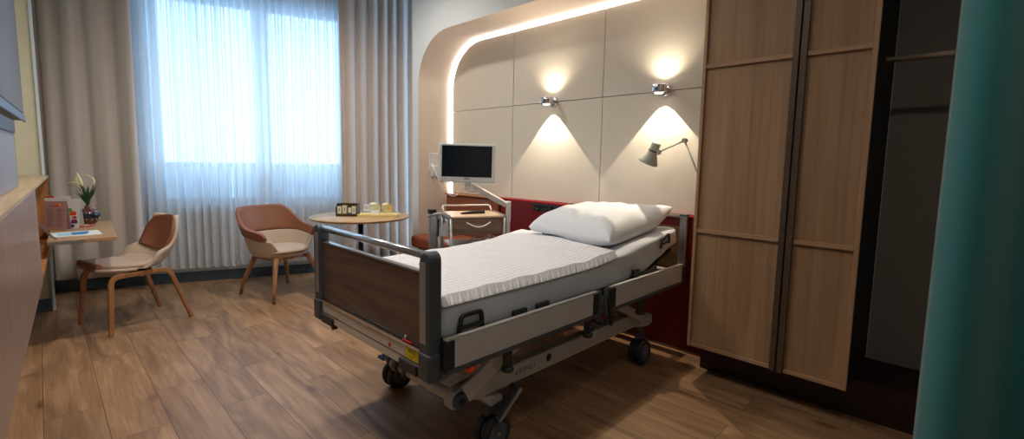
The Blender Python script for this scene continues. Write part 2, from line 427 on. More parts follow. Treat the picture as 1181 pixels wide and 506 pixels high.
# headboard wall: a thick front layer at x=2.87 with a round-cornered niche reaching back to x=3.33
XN, XF, RN = 3.33, 2.87, .50
YN, ZN = 4.25, 2.635
struct('wall_headboard_side', MB().box(3.47, 3.6, BK, 4.36, 0, HC), 'wall')
struct('wall_niche_back', MB().box(XN, 3.468, 1.18, YN+.1, 0, ZN+.1), 'wall')
arc = [(YN, .0)]+[(YN-RN+RN*math.cos(a), ZN-RN+RN*math.sin(a)) for a in [i*PI/2/24 for i in range(25)]]+[(BK, ZN)]
outer = [(4.36, 0)]+[(4.36, (ZN-RN)*1.0+(HC-ZN+RN)*i/24) if i < 12 else (4.36-(i-12)/12*1.0, HC) for i in range(25)]+[(BK, HC)]
mb = MB()
fr = [mb.bm.verts.new(V((XF, a, b))) for a, b in arc]; ofr = [mb.bm.verts.new(V((XF, a, b))) for a, b in outer]
bk = [mb.bm.verts.new(V((XN+.138, a, b))) for a, b in arc]; obk = [mb.bm.verts.new(V((XN+.138, a, b))) for a, b in outer]
for i in range(len(arc)-1):
    mb._face([fr[i], fr[i+1], ofr[i+1], ofr[i]]); mb._face([ofr[i], ofr[i+1], obk[i+1], obk[i]])
struct('wall_niche_surround', mb, 'wall')
mb = MB()
fr = [mb.bm.verts.new(V((XF, a, b))) for a, b in arc]; bk = [mb.bm.verts.new(V((XN, a, b))) for a, b in arc]
for i in range(len(arc)-1): mb._face([fr[i], fr[i+1], bk[i+1], bk[i]], True)
struct('trim_niche_reveal', mb, 'reveal')
# light strip along the inner edge
mb = MB()
def arcs(off): return [(YN-off, .99)]+[(YN-RN+(RN-off)*math.cos(a), ZN-RN+(RN-off)*math.sin(a)) for a in [i*PI/2/24 for i in range(25)]]+[(1.22, ZN-off)]
A, B = arcs(.004), arcs(.022)
for x0, x1 in ((3.300, 3.326),):
    q = [[mb.bm.verts.new(V((x, a, b))) for a, b in arr] for x in (x0, x1) for arr in (A, B)]
    for i in range(len(A)-1):
        for j, k in ((0, 1), (1, 3), (3, 2), (2, 0)): mb._face([q[j][i], q[j][i+1], q[k][i+1], q[k][i]])
obj('led_light_strip', mb, 'led', label='glowing warm white light strip tracing the rounded edge of the padded niche', cat='light strip')

# padded fabric panels
g = .002; XP = 3.303
def pad(poly, label):
    o = obj('padded_wall_panel', MB().prism(poly, XP, XN-.001, 'x'), 'padfab', bevel=.005, seg=3, label=label, cat='wall panel', group='cream padded panels behind the bed')
YE = YN-.035
seams = [YE, 3.262, 2.225, 1.19]
zs0, zs1, zs2 = .988, 1.893, ZN-.035
pad([(YE, zs0), (YE, zs1-g), (seams[1]+g, zs1-g), (seams[1]+g, zs0)], 'cream padded panel behind the white monitor, bottom left of six')
pad([(seams[1]-g, zs0), (seams[1]-g, zs1-g), (seams[2]+g, zs1-g), (seams[2]+g, zs0)], 'cream padded panel below the left chrome wall spotlight')
pad([(seams[2]-g, zs0), (seams[2]-g, zs1-g), (seams[3], zs1-g), (seams[3], zs0)], 'cream padded panel below the right spotlight, behind the grey reading lamp')
rr = RN-.035
pad([(YE, zs1+g)]+[(YN-RN+rr*math.cos(a), ZN-RN+rr*math.sin(a)) for a in [i*PI/2/16 for i in range(17)]]+[(seams[1]+g, zs2), (seams[1]+g, zs1+g)], 'cream padded panel with a rounded top corner at the niche end')
pad([(seams[1]-g, zs1+g), (seams[1]-g, zs2), (seams[2]+g, zs2), (seams[2]+g, zs1+g)], 'cream padded panel above the left chrome wall spotlight')
pad([(seams[2]-g, zs1+g), (seams[2]-g, zs2), (seams[3], zs2), (seams[3], zs1+g)], 'cream padded panel above the right chrome wall spotlight')

# red dado panel
rp = thing('red_wall_panel', 'dark crimson low wall panel behind the bed and under the padded panels', 'wall panel', (3.27, 2.3, 0))
obj('panel_board', MB().box(3.262, 3.328, 1.19, 3.37, .002, .972), 'red', rp, bevel=.003)
obj('capping', MB().box(3.256, 3.3, 1.19, 3.37, .973, .986), 'red_lit', rp, bevel=.003)
# socket strip
so = thing('socket_strip', 'black triple power socket strip on the crimson panel beside the pillow', 'socket', (3.255, 2.77, .9))
obj('backplate', MB().box(3.254, 3.261, 2.62, 2.93, .90, .965), 'greydk', so, bevel=.002)
for k, yy in enumerate((2.865, 2.775, 2.685)):
    s_ = obj('socket_insert', MB().lathe([(.028, 0), (.028, .006), (.021, .006), (.019, .002), (0, .002)], (3.2535, yy, .932), 20, Matrix.Rotation(-PI/2, 4, 'Y')), 'black', so)
obj('socket_rim', MB().box(3.2525, 3.2539, 2.64, 2.70, .91, .955), 'bluedk', so)

# ------------------------------------------------------------------ bench
bn = thing('bench', 'brown leather bench built into the niche behind the bedside cabinet', 'bench', (3.0, 3.8, 0))
obj('backrest', MB().box(3.20, 3.328, 3.40, 4.20, .50, .975), 'bench', bn, bevel=.025, seg=4)
obj('seat', MB().box(2.73, 3.195, 3.40, 4.20, .43, .555), 'bench', bn, bevel=.035, seg=5)
obj('base', MB().box(2.80, 3.195, 3.44, 4.16, .0, .428), 'plinth', bn, bevel=.004)
obj('wood_capping', MB().box(3.18, 3.30, 3.375, 4.20, .976, .988), 'warmlit_wood', bn, bevel=.002)

# ------------------------------------------------------------------ wardrobe
wd = thing('wardrobe', 'tall light oak two-door wardrobe with framed doors and dark handle profiles', 'wardrobe', (3.1, .8, .215))
XD = 2.84
yA0, yA1, yB0, yB1 = 1.205, .695, .688, .368
Zb, Zt = .212, 2.62
obj('carcass', MB().box(XD+.026, 3.25, yB1+.024, yA0-.004, Zb+.004, Zt), 'oakv', wd, bevel=.002)
obj('side_panel', MB().box(XD+.028, 3.46, yB1+.002, yB1+.022, Zb+.004, Zt), 'darkside', wd)
def door(ya, yb, wood_left):
    # ya = far edge, yb = near edge
    d = obj('door', MB().box(XD+.014, XD+.024, yb+.002, ya-.002, Zb, Zt), 'oakv', wd)
    fa, fb = ((.024, .026) if wood_left else (.026, .024))
    f = MB()
    if wood_left: f.box(XD-.006, XD+.0135, ya-.018, ya, Zb, Zt)
    else: f.box(XD-.006, XD+.0135, yb, yb+.022, Zb, Zt)
    obj('door_frame', f, 'oakframe', d, bevel=.0015)
    b0, b1 = (yb+.03, ya-.019) if wood_left else (yb+.023, ya-.03)
    for z0, z1 in ((Zb, Zb+.020), (.937, .960), (1.925, 1.948), (Zt-.02, Zt)):
        obj('door_bar', MB().box(XD-.004, XD+.0135, b0, b1, z0, z1), 'oakbar', d, bevel=.0015)
    if wood_left: h = MB().box(XD-.012, XD+.0135, yb, yb+.028, Zb-.003, Zt)
    else: h = MB().box(XD-.012, XD+.0135, ya-.028, ya, Zb-.003, Zt)
    obj('handle_profile', h, 'bronze', d, bevel=.001)
door(yA0, .700, True); door(.690, yB1, False)
# base plinth and open coat bay
struct('trim_base_plinth', MB().box(3.05, 3.46, BK+.02, 1.200, .0, .208), 'plinth')
cb = thing('coat_bay_panel', 'dark grey fabric back panel of the open coat bay beside the wardrobe', 'wall panel', (3.45, -.3, .21))
obj('back_panel', MB().box(3.445, 3.468, BK+.02, yB1-.005, .211, 2.62), 'padfab2', cb, bevel=.002)
rd = thing('coat_rail', 'bronze hanging rail across the open coat bay', 'rail', (3.1, 0, 1.9))
obj('rod', MB().tube([(3.10, yB1-.004, 1.905), (3.10, -.88, 1.905)], .0135, 16), 'rod', rd)
obj('rod_flange', MB().tube([(3.10, yB1+.001, 1.905), (3.10, yB1-.007, 1.905)], .024, 16), 'bronze', rd)
struct('wall_coat_bay_end', MB().box(2.87, 3.44, -.95, -.88, .21, 2.62), 'darkside')

# ------------------------------------------------------------------ curtains
def curtain(name, a, b, z0, z1, folds, amp, m, label, seed=0, off=None, group=None, flare=.0, solid=0, wob=.25, nrm=None, topin=0, botin=0, thin=.35, cat='curtain', parent=None, jag=0):
    """a, b: end points on the floor plan; pleats along it"""
    a, b = V(a), V(b); L_ = (b-a).length; t = (b-a).normalized(); n = V((-t.y, t.x, 0))
    rnd = random.Random(seed)
    ph = [rnd.uniform(0, 6.28) for _ in range(6)]
    nu = max(60, int(folds*14)); nv = 16
    mb = MB()
    # irregular pleat positions
    knots = [0]; 
    for _ in range(int(folds)): knots.append(knots[-1]+1+rnd.uniform(-wob, wob))
    tot = knots[-1]; amps = [1+rnd.uniform(-thin, thin) for _ in knots]
    def phase(u):
        x = u*tot
        for i in range(len(knots)-1):
            if x <= knots[i+1] or i == len(knots)-2:
                f = (x-knots[i])/(knots[i+1]-knots[i]); return i+f, amps[i]*(1-f)+amps[i+1]*f
    def fn(u, v):
        k, am = phase(u)
        grow = .75+.25*v+.15*math.sin(v*2.2+ph[0])
        drift = .10*math.sin(v*2.6+ph[1]+u*5)*v
        s = math.sin(2*PI*(k+drift*.6)); s2 = math.sin(4*PI*k+ph[2]+v)
        d = amp*am*grow*(s+.22*s2)+.012*math.sin(v*4+u*9+ph[3])*(amp/.05)
        side = amp*.45*math.cos(2*PI*k)*grow
        uu = u
        lo, hi = (topin*(1-v)+botin*v)[0] if False else 0, 0
        p = a+t*(u*L_)+t*side*.3+n*d
        z = z1+(z0-z1)*v
        if jag: z += jag*v**8*math.sin(2*PI*k*1.0+ph[4])
        return (p.x, p.y, z)
    mb.grid(fn, nu, nv)
    o = obj(name, mb, m, parent, solid=solid, label=label, cat=cat, group=group, sub=0)
    return o
def WP(s, off): q = W(s, off, 0); return (q.x, q.y, 0)
curtain('sheer_curtain', WP(.55, .09), WP(1.525, .09), .165, HC-.03, 13, .040, 'sheer', 'left white sheer curtain over the window, hanging above the beige chair', seed=3, jag=.008)
curtain('sheer_curtain', WP(1.535, .09), WP(2.78, .09), .165, HC-.03, 16, .036, 'sheer', 'right white sheer curtain over the window, behind the brown tub chair', seed=11, jag=.008)
curtain('drape', WP(.02, .17), WP(.76, .20), .155, HC-.03, 4, .052, 'drape', 'taupe drape left of the window, hanging behind the vase', seed=5, solid=.004, jag=.006)
curtain('drape', WP(2.63, .20), WP(3.78, .20), .12, HC-.03, 9, .031, 'drape', 'taupe drape right of the window, hanging behind the round table', seed=21, solid=.004, jag=.006)
ct = MB().box(.0, 3.75, .08, .11, HC-.03, HC-.001, TW).box(.0, 3.75, .17, .20, HC-.03, HC-.001, TW)
obj('curtain_track', ct, 'frame', label='white double curtain track on the ceiling above the window', cat='curtain track')
# privacy curtain by the entrance
mb = MB()
def teal(u, v):
    k = u*3.1
    x = 2.04-.075*math.sin(2*PI*1.25*u/.31)*(1+.06*v)+.015*math.sin(5*k)
    y = .068-1.25*u+.006*math.sin(v*3)*(1-u)
    if u < .001: y = .068
    return (x, y, HC-.03+(.05-HC+.03)*v)
mb.grid(teal, 90, 14)
obj('privacy_curtain', mb, 'teal', solid=.004, label='teal fabric privacy curtain hanging at the right foreground', cat='curtain')
obj('curtain_rail', MB().box(2.0, 2.04, BK+.02, .08, HC-.03, HC-.001), 'frame', label='white ceiling rail carrying the teal privacy curtain', cat='curtain rail')

# ------------------------------------------------------------------ left cabinet, desk, TV
cc = -.17
cab = thing('wall_cabinet', 'long wall-hung sideboard with pale rosy wood front and oak ledge along the left wall', 'cabinet', (-.1, 3, .61))
obj('front_panel', lbox(MB(), cc-.02, cc, .75, 3.74, .612, 1.147), 'cabface', cab, bevel=.002)
obj('body', lbox(MB(), -.51, cc-.022, .77, 3.74, .612, 1.14), 'cabin', cab)
obj('bay_back', lbox(MB(), -.35, -.33, 3.742, 5.50, .65, 1.14), 'cabin', cab)
obj('bay_bottom', lbox(MB(), -.51, cc-.003, 3.742, 5.50, .612, .640), 'cabin', cab)
obj('end_panel', lbox(MB(), -.51, cc-.003, 5.502, 5.53, .612, 1.147), 'cabin', cab)
obj('bay_upright', lbox(MB(), -.32, cc-.003, 3.742, 3.765, .642, 1.14), 'cabin', cab)
obj('ledge_top', lbox(MB(), -.235, cc+.002, .75, 3.77, 1.148, 1.164).prism([(xl(3.77, -.51), 3.77), (xl(5.53, -.51), 5.53), (xl(5.53, cc+.002), 5.53), (xl(3.77, cc+.002), 3.77)], 1.148, 1.164, 'z'), 'ledge', cab)
dk = thing('fold_down_desk', 'oak fold-down desk top projecting from the wall cabinet under the vase', 'desk', (.2, 4.9, .72))
obj('desk_top', MB().prism([(.006, 4.39), (.369, 4.405), (.432, 5.53), (.052, 5.53)], .728, .755, 'z'), 'deskw', dk, bevel=.002)
obj('desk_lip', MB().prism([(.008, 4.386), (.20, 4.394), (.20, 4.3885), (.008, 4.3805)], .731, .753, 'z'), 'steel', dk)
obj('folding_stay', MB().flatbar([(-.035, 4.46, .90), (.03, 4.43, .79), (.055, 4.43, .7645)], .012, .006, (0, 1, 0)), 'steel', dk)
# television seen edge-on
tv = thing('television', 'dark wall-mounted television seen edge-on at the top left', 'television', (-.1, 2.6, 1.5))
def tvx(y, c): return c+.0395*y
def tbox(mb, c0, c1, y0, y1, z0, z1): return mb.prism([(tvx(y0, c0), y0), (tvx(y1, c0), y1), (tvx(y1, c1), y1), (tvx(y0, c1), y0)], z0, z1, 'z')
obj('screen', tbox(MB(), -.152, -.150, 1.72, 2.975, 1.52, 2.30), 'tv', tv)
obj('housing', tbox(MB(), -.190, -.1525, 1.70, 2.99, 1.49, 2.32), 'greydk', tv, bevel=.004)
obj('bezel', tbox(MB(), -.1522, -.146, 1.70, 2.99, 1.482, 1.512), 'tvedge', tv, bevel=.003)
obj('wall_mount', tbox(MB(), -.2345, -.192, 2.3, 2.7, 1.6, 1.9), 'black', tv)
obj('dark_wall_board', tbox(MB(), -.2345, -.226, .95, 3.72, 1.455, 2.45), 'darkboard', label='dark board behind the television on the lavender wall lining', cat='wall board')

# ------------------------------------------------------------------ items on the desk
vz = .7555
va = thing('vase', 'round chestnut brown ceramic vase with a dark spotted band on the desk', 'vase', (.272, 5.33, vz))
obj('vase_body', MB().lathe([(.0, 0), (.038, 0), (.052, .012), (.070, .04), (.078, .07), (.0775, .085), (.068, .108), (.048, .125), (.024, .137), (.020, .148), (.023, .158), (.020, .158), (.016, .148), (.0, .13)], (.272, 5.33, vz), 32), 'vase', va)
vb_ = obj('vase_band', MB().lathe([(.0735, .048), (.0790, .062), (.0800, .075), (.0790, .088), (.0725, .102)], (.272, 5.33, vz), 32), 'vaseband', va)
dots = MB()
for zz, rr_, n_ in ((.045, .0735, 14), (.105, .0715, 14)):
    for k in range(n_):
        a = 2*PI*k/n_; c = V((.272+rr_*math.cos(a), 5.33+rr_*math.sin(a), vz+zz))
        bmesh.ops.create_icosphere(dots.bm, subdivisions=1, radius=.0038, matrix=Matrix.Translation(c))
obj('white_dots', dots, 'paper', va)
pl = thing('flowering_plant', 'grassy plant with cream blooms standing in the brown vase', 'plant', (.272, 5.33, vz+.15))
rnd = random.Random(4)
base = V((.272, 5.33, vz+.135))
def blade(tip, h, wdt, m, name='leaf', droop=0):
    tip = V(tip); pts = []
    for i in range(11):
        t = i/10
        p = V((tip.x*t**1.5, tip.y*t**1.5, h*math.sin(min(1, t)*PI/2*(1+droop)) if droop else h*t**.9))
        pts.append(base+p)
    mb = MB(); sd = V((.70, -.71, 0))
    prev = None
    for i, p in enumerate(pts):
        ww = wdt*(math.sin(PI*min(1, (i/10)*.8+.2))**.8)*(1 if i < 10 else .15)
        a = mb.bm.verts.new(p+sd*ww); b = mb.bm.verts.new(p-sd*ww); c = mb.bm.verts.new(p+V((.71, .7, 0))*ww*-.3)
        if prev: mb._face([prev[0], a, c, prev[2]], True); mb._face([prev[2], c, b, prev[1]], True)
        prev = (a, b, c)
    return obj(name, mb, m, pl)
R_ = V((.703, -.711, 0)); F_ = V((.71, .70, 0))
for k in range(22):
    side = (k/21-.5)*2; a = R_*side*.085+F_*rnd.uniform(-.04, .04)
    blade(a, rnd.uniform(.13, .22), .0065, 'leaf')
for sx, h, dr in ((-.20, .13, .55), (-.23, .20, .45), (.26, .12, .5), (.31, .08, .75), (.22, .20, .4), (.18, .24, .3), (.27, .16, .4), (-.17, .22, .4)):
    blade(R_*sx+F_*rnd.uniform(-.03, .03), h, .0022, 'leaf2', 'thin_leaf', dr)
def bloom(x0, z0, x1, z1, x2, z2):
    st = []; 
    for i in range(9):
        t = i/8; p = (V((x0, z0)).xy*(1-t)**2+V((x1, z1)).xy*2*t*(1-t)+V((x2, z2)).xy*t**2)
        st.append(base+R_*p.x+V((0, 0, p.y))+F_*.01*t)
    obj('bloom', MB().tube(st, [.0035, .006, .0075, .0075, .007, .006, .005, .004, .002], 8), 'petal', pl)
    obj('stem', MB().tube([base, base+(st[0]-base)*.5+V((0, 0, .01)), st[0]], .0018, 6), 'leaf', pl)
bloom(-.045, .195, -.09, .235, -.175, .205); bloom(-.035, .185, -.06, .24, -.075, .275); bloom(-.07, .20, -.10, .26, -.06, .29)
bloom(.065, .20, .085, .27, -.02, .285); bloom(-.06, .175, -.075, .22, -.105, .215); bloom(-.03, .19, -.05, .26, -.085, .30)

def card(name, c, w_, h_, rz, tilt, m, label, cat, group=None, fold=True, th=.0012):
    """standing card, front faces local -Y"""
    t = thing(name, label, cat, c, rz, group)
    T = Matrix.Rotation(-tilt, 4, 'X')
    obj('front_sheet', MB().box(-w_/2, w_/2, -th, 0, 0, h_, T), m, t, local=True)
    if fold:
        T2 = Matrix.Translation(V((0, 2*h_*math.sin(tilt), 0))) @ Matrix.Rotation(tilt, 4, 'X')
        obj('back_sheet', MB().box(-w_/2, w_/2, 0, th, 0, h_, T2), m, t, local=True)
    return t, T
# menu card (pink) and picture leaflet
t1, T1 = card('menu_card', (.062, 5.02, vz+.001), .145, .225, -.55, .12, 'pink', 'dusty pink folded menu card standing on the desk beside the cabinet end', 'card')
pr = MB()
for i in range(13):
    z = .165-i*.0115; pr.box(-.056, -.056+(.035+.012*(i*7 % 3)/2), -.0022, -.0014, z, z+.003, T1)
    pr.box(.008, .008+(.03+.012*(i*5 % 3)/2), -.0022, -.0014, z, z+.003, T1)
pr.box(-.05, .02, -.0022, -.0014, .186, .191, T1)
obj('printed_lines', pr, 'pinktxt', t1, local=True)
obj('printed_fruit', MB().lathe([(0, 0), (.009, 0), (.009, .001), (0, .001)], (.025, -.027, .195), 12, T1 @ Matrix.Rotation(PI/2, 4, 'X')).lathe([(0, 0), (.012, 0), (.012, .001), (0, .001)], (.048, -.028, .198), 12, T1 @ Matrix.Rotation(PI/2, 4, 'X')), 'orange', t1, local=True)
t2, T2 = card('picture_leaflet', (.150, 5.11, vz+.001), .12, .235, -.62, .13, 'paper', 'white standing leaflet with colourful food pictures behind the menu card', 'leaflet')
for x0, x1, z0, z1, m_, n_ in ((-.01, .04, .10, .135, 'orange', 'printed_food'), (-.03, .01, .125, .16, 'green', 'printed_salad'), (.0, .05, .035, .07, 'purple', 'printed_berries'), (-.02, .03, .005, .03, 'bluedk', 'printed_border'), (.01, .045, .075, .095, 'red2', 'printed_tomato')):
    obj(n_, MB().prism([(x0, z0+.006), (x0+.01, z0), (x1-.008, z0), (x1, z0+.01), (x1-.004, z1-.005), (x1-.014, z1), (x0+.008, z1-.003)], -.0022, -.0014, 'y', T2), m_, t2, local=True)
t3, T3 = card('welcome_card', (.085, 5.27, vz+.001), .17, .25, -.5, .06, 'paper', 'white card with red top standing behind the pink menu card', 'card')
obj('red_header', MB().box(-.085, -.02, -.0022, -.0014, .235, .248, T3), 'red2', t3, local=True)
# magazine lying flat
mg = thing('magazine', 'flat white and blue magazine lying on the front of the desk', 'magazine', (.17, 4.66, vz+.0005), .03)
obj('pages', MB().box(-.135, .13, -.10, .16, 0, .006), 'paper', mg, bevel=.001, local=True)
obj('cover_photo', MB().prism([(-.03, -.05), (.05, -.045), (.075, .09), (.06, .12), (-.02, .11), (-.035, .05)], .0062, .0068, 'z'), 'blue', mg, local=True)
obj('cover_sky', MB().prism([(-.11, -.06), (-.04, -.06), (-.04, .10), (-.10, .12)], .0062, .0068, 'z'), 'sky', mg, local=True)
# pens
for k, (x, y, rz, m_, lb) in enumerate(((.235, 5.12, .35, 'red2', 'red pen lying in front of the vase'), (.20, 5.17, -.05, 'paper', 'white pen with red clip lying in front of the vase'))):
    pn = thing('pen', lb, 'pen', (x, y, vz+.007), rz)
    obj('barrel', MB().tube([(-.06, 0, 0), (-.055, 0, 0), (.05, 0, 0), (.07, 0, 0)], [.004, .0055, .0055, .002], 10), m_, pn, local=True)
    obj('clip', MB().box(-.06, -.025, -.0015, .0015, .006, .0075), 'red2', pn, local=True)

# ------------------------------------------------------------------ side chair (armless, bentwood)
def shell_surface(s, t):
    """s along profile front->top (0..1), t across (-1..1); local: front is -Y, returns point"""
    prof = [(-.285, .492), (-.20, .485), (-.08, .470), (.04, .462), (.14, .478), (.205, .53), (.235, .60), (.262, .69), (.285, .775), (.302, .845)]
    wid = [.17, .205, .225, .24, .245, .235, .222, .212, .198, .150]
    x = s*(len(prof)-1); i = min(int(x), len(prof)-2); f = x-i
    def cr(a, b, c, d, f): return .5*((2*b)+(-a+c)*f+(2*a-5*b+4*c-d)*f*f+(-a+3*b-3*c+d)*f**3)
    def at(j): return prof[max(0, min(len(prof)-1, j))]
    y = cr(at(i-1)[0], at(i)[0], at(i+1)[0], at(i+2)[0], f); z = cr(at(i-1)[1], at(i)[1], at(i+1)[1], at(i+2)[1], f)
    w_ = wid[i]*(1-f)+wid[min(i+1, len(wid)-1)]*f
    bucket = math.exp(-((s-.50)/.16)**2)
    up = abs(t)**2.5
    return V((t*w_, y-up*(.05+.09*bucket)*(.4+s), z+up*(.075*bucket+.012*(s < .3))))
ch = thing('side_chair', 'armless beige shell chair with brown leather back and bentwood legs facing the desk', 'chair', (.49, 4.765, 0), -PI/2+.285)
def grid_off(fn, nu, nv, off):
    """closed slab made of the surface and a copy pushed along its normal"""
    mb = MB()
    def nrm(u, v):
        e = 1e-3; a = fn(min(1, u+e), v)-fn(max(0, u-e), v); b = fn(u, min(1, v+e))-fn(u, max(0, v-e)); n = a.cross(b)
        return n.normalized() if n.length > 1e-12 else V((0, 0, 1))
    o0, o1 = off
    A = [[mb.bm.verts.new(fn(i/nu, j/nv)+nrm(i/nu, j/nv)*o0) for j in range(nv+1)] for i in range(nu+1)]
    B = [[mb.bm.verts.new(fn(i/nu, j/nv)+nrm(i/nu, j/nv)*o1) for j in range(nv+1)] for i in range(nu+1)]
    for i in range(nu):
        for j in range(nv):
            mb._face([A[i][j], A[i+1][j], A[i+1][j+1], A[i][j+1]], True); mb._face([B[i][j], B[i][j+1], B[i+1][j+1], B[i+1][j]], True)
    for i in range(nu):
        mb._face([A[i][0], B[i][0], B[i+1][0], A[i+1][0]], True); mb._face([A[i][nv], A[i+1][nv], B[i+1][nv], B[i][nv]], True)
    for j in range(nv):
        mb._face([A[0][j], A[0][j+1], B[0][j+1], B[0][j]], True); mb._face([A[nu][j], B[nu][j], B[nu][j+1], A[nu][j+1]], True)
    return mb
# normal of (s,t) surface points: s x t
obj('shell', grid_off(lambda u, v: shell_surface(u, v*2-1), 30, 18, (0, .022)), 'beigefab', ch, local=True)
def rnd_patch(s0_, s1_, w0):
    def f(u, v):
        a = (u*2-1); b = (v*2-1)
        # squircle mapping for rounded corners
        x = a*math.sqrt(max(0, 1-b*b/4)); y = b*math.sqrt(max(0, 1-a*a/4))
        return shell_surface(s0_+(s1_-s0_)*(x/ .785+1)/2 if False else s0_+(s1_-s0_)*(x+1)/2, y*w0)
    return f
obj('back_pad', grid_off(rnd_patch(.585, 1.01, 1.06), 16, 16, (-.022, -.001)), 'brown', ch, local=True, label='brown leather back pad')
obj('seat_pad', grid_off(rnd_patch(.03, .47, .96), 16, 16, (-.034, -.001)), 'beigefab', ch, local=True)
obj('seat_front_edge', grid_off(lambda u, v: shell_surface(u*.055, v*1.9-.95), 4, 16, (-.036, .026)), 'brown', ch, bevel=.008, local=True, label='brown leather front edge of the seat')
def arcpts(P, r, n=6):
    """polyline with rounded corners"""
    P = [V(p) for p in P]; out = [P[0]]
    for i in range(1, len(P)-1):
        a = (P[i-1]-P[i]).normalized(); b = (P[i+1]-P[i]).normalized(); A = P[i]+a*r; B = P[i]+b*r
        for k in range(n+1):
            t = k/n; out.append(A*(1-t)**2+P[i]*2*t*(1-t)+B*t**2)
    out.append(P[-1]); return out
for sx in (-1, 1):
    x = .235*sx
    obj('leg', MB().flatbar(arcpts([(x+.02*sx, -.27, 0), (x*.93, -.235, .435), (x*.93, .02, .435)], .06), [.030]+[.036]*8, .026, (1, 0, 0)), 'legwood', ch, bevel=.006, local=True)
    obj('leg', MB().flatbar(arcpts([(x*.93, .021, .435), (x*.93, .15, .435), (x+.02*sx, .285, 0)], .06), [.036]*8+[.028], .026, (1, 0, 0)), 'legwood', ch, bevel=.006, local=True)
obj('seat_support', MB().box(-.205, .205, -.06, .06, .425, .447), 'black', ch, local=True, bevel=.004)

# ------------------------------------------------------------------ tub armchair
tc_ = thing('tub_armchair', 'brown leather and beige tub armchair on four wooden legs beside the round table', 'chair', (1.645, 4.83, 0), .26)
tc_.scale = (1.06, 1.06, 1.0)
def smooth(a, b, x): x = max(0, min(1, (x-a)/(b-a))); return x*x*(3-2*x)
def tub(th, z, off=0):
    """outline point for angle th (0 = back, +-180 = front) at height z"""
    k = max(0, min(1, (z-.40)/.44)); 
    ax = .215+.105*k**.8+off; by = .20+.10*k**.8+off
    c, s_ = math.cos(th), math.sin(th)
    e = .80
    x = ax*math.copysign(abs(s_)**e, s_); y = by*math.copysign(abs(c)**e, c)
    back = max(0, c)
    return V((x, y+.015+.035*back*k, z))
def rim(th):
    a = abs(math.degrees(th))
    z = .865-.185*smooth(32, 88, a)-.035*smooth(80, 122, a)
    return z-(.215)*smooth(118, 158, a) if a > 118 else z
ZBR = .60
def lower(u, v):
    th = (u*2-1)*PI
    zb_ = min(ZBR-.03*smooth(60, 120, abs(math.degrees(th))), rim(th))
    if v < .3:
        k = v/.3; p = tub(th, .405); q = V((0, .015, .395)); r = q.lerp(p, .25+.75*math.sin(k*PI/2)); r.z = .392+.02*k*k; return r
    k = (v-.3)/.7; return tub(th, .412+(zb_-.412)*k)
obj('lower_shell', (lambda m: (m.grid(lower, 64, 14, closeu=True), m)[1])(MB()), 'beigefab', tc_, solid=.024, sub=1, local=True, weld=True)
TH = math.radians(124)
def upper(u, v):
    th = (u*2-1)*TH; z0 = ZBR-.03*smooth(60, 120, abs(math.degrees(th)))
    z1 = rim(th)
    e = 1-smooth(.93, 1, abs(u*2-1))*.5
    p = tub(th, z0+(z1-z0)*v*e, .003)
    return p
obj('upper_shell', (lambda m: (m.grid(upper, 56, 8), m)[1])(MB()), 'brown', tc_, solid=.036, sub=1, local=True, label='brown leather back and arm wrap')
def cush(u, v):
    th = u*2*PI; ph = v*PI
    r = math.sin(ph)**.45; z = math.cos(ph)
    ax, by = .232, .215
    x = ax*r*math.copysign(abs(math.sin(th))**.8, math.sin(th)); y = by*r*math.copysign(abs(math.cos(th))**.8, math.cos(th))
    return V((x, y-.012, .452+.032*z+.006*(1-r)))
obj('cushion', (lambda m: (m.grid(cush, 40, 12, closeu=True), m)[1])(MB()), 'beigefab', tc_, local=True, weld=True)
for lx, ly in ((-.265, -.27), (.265, -.27), (-.24, .27), (.24, .27)):
    fx, fy = .62*lx, .62*ly
    obj('leg', MB().tube([(lx, ly, 0), (lx*.93, ly*.93, .12), (fx*1.1, fy*1.1, .33), (fx*.95, fy*.95, .395)], [.013, .017, .022, .022], 12), 'legwood', tc_, local=True)
obj('leg_frame', MB().tube([(-.17, -.16, .375), (.17, -.16, .375), (.17, .17, .375), (-.17, .17, .375)], .012, 8, closed=True), 'legwood', tc_, local=True)

# ------------------------------------------------------------------ round table
TX, TY, TZ = 2.29, 4.43, .77
tb = thing('round_table', 'round pale oak table on a black column beside the foot of the bed', 'table', (TX, TY, 0))
obj('table_top', MB().lathe([(0, 0), (.470, 0), (.486, .010), (.490, .018), (.488, .024), (0, .024)], (TX, TY, TZ-.024), 72), 'tablew', tb)
obj('column', MB().tube([(TX, TY, .02), (TX, TY, TZ-.03)], .027, 20), 'black', tb)
obj('top_plate', MB().box(TX-.13, TX+.13, TY-.13, TY+.13, TZ-.032, TZ-.0245), 'black', tb, bevel=.002)
obj('foot_plate', MB().lathe([(0, 0), (.24, 0), (.24, .008), (.05, .018), (0, .018)], (TX, TY, 0), 40), 'black', tb)

# table things: local frame facing the camera; a = along the picture's right, b = away
def TT(a, b, z=0): return V((TX, TY, TZ+.0005+z))+R_*a+F_*b
rzc = math.atan2(R_.y, R_.x)
bx_ = thing('amenity_box', 'brown open box holding tea packets on the round table', 'box', TT(-.122, -.02), rzc)
obj('back', MB().box(-.100, .100, .05, .058, 0, .125), 'boxwood', bx_, local=True, bevel=.003)
obj('bottom', MB().box(-.100, .100, -.05, .05, 0, .008), 'boxwood', bx_, local=True)
obj('side', MB().prism([(-.05, .0), (.05, .0), (.05, .125), (-.01, .125), (-.05, .08)], -.107, -.1005, 'x'), 'black', bx_, local=True)
obj('side', MB().prism([(-.05, .0), (.05, .0), (.05, .125), (-.01, .125), (-.05, .08)], .1005, .107, 'x'), 'boxwood', bx_, local=True)
obj('front', MB().box(-.100, .100, -.058, -.0505, 0, .022), 'boxwood', bx_, local=True)
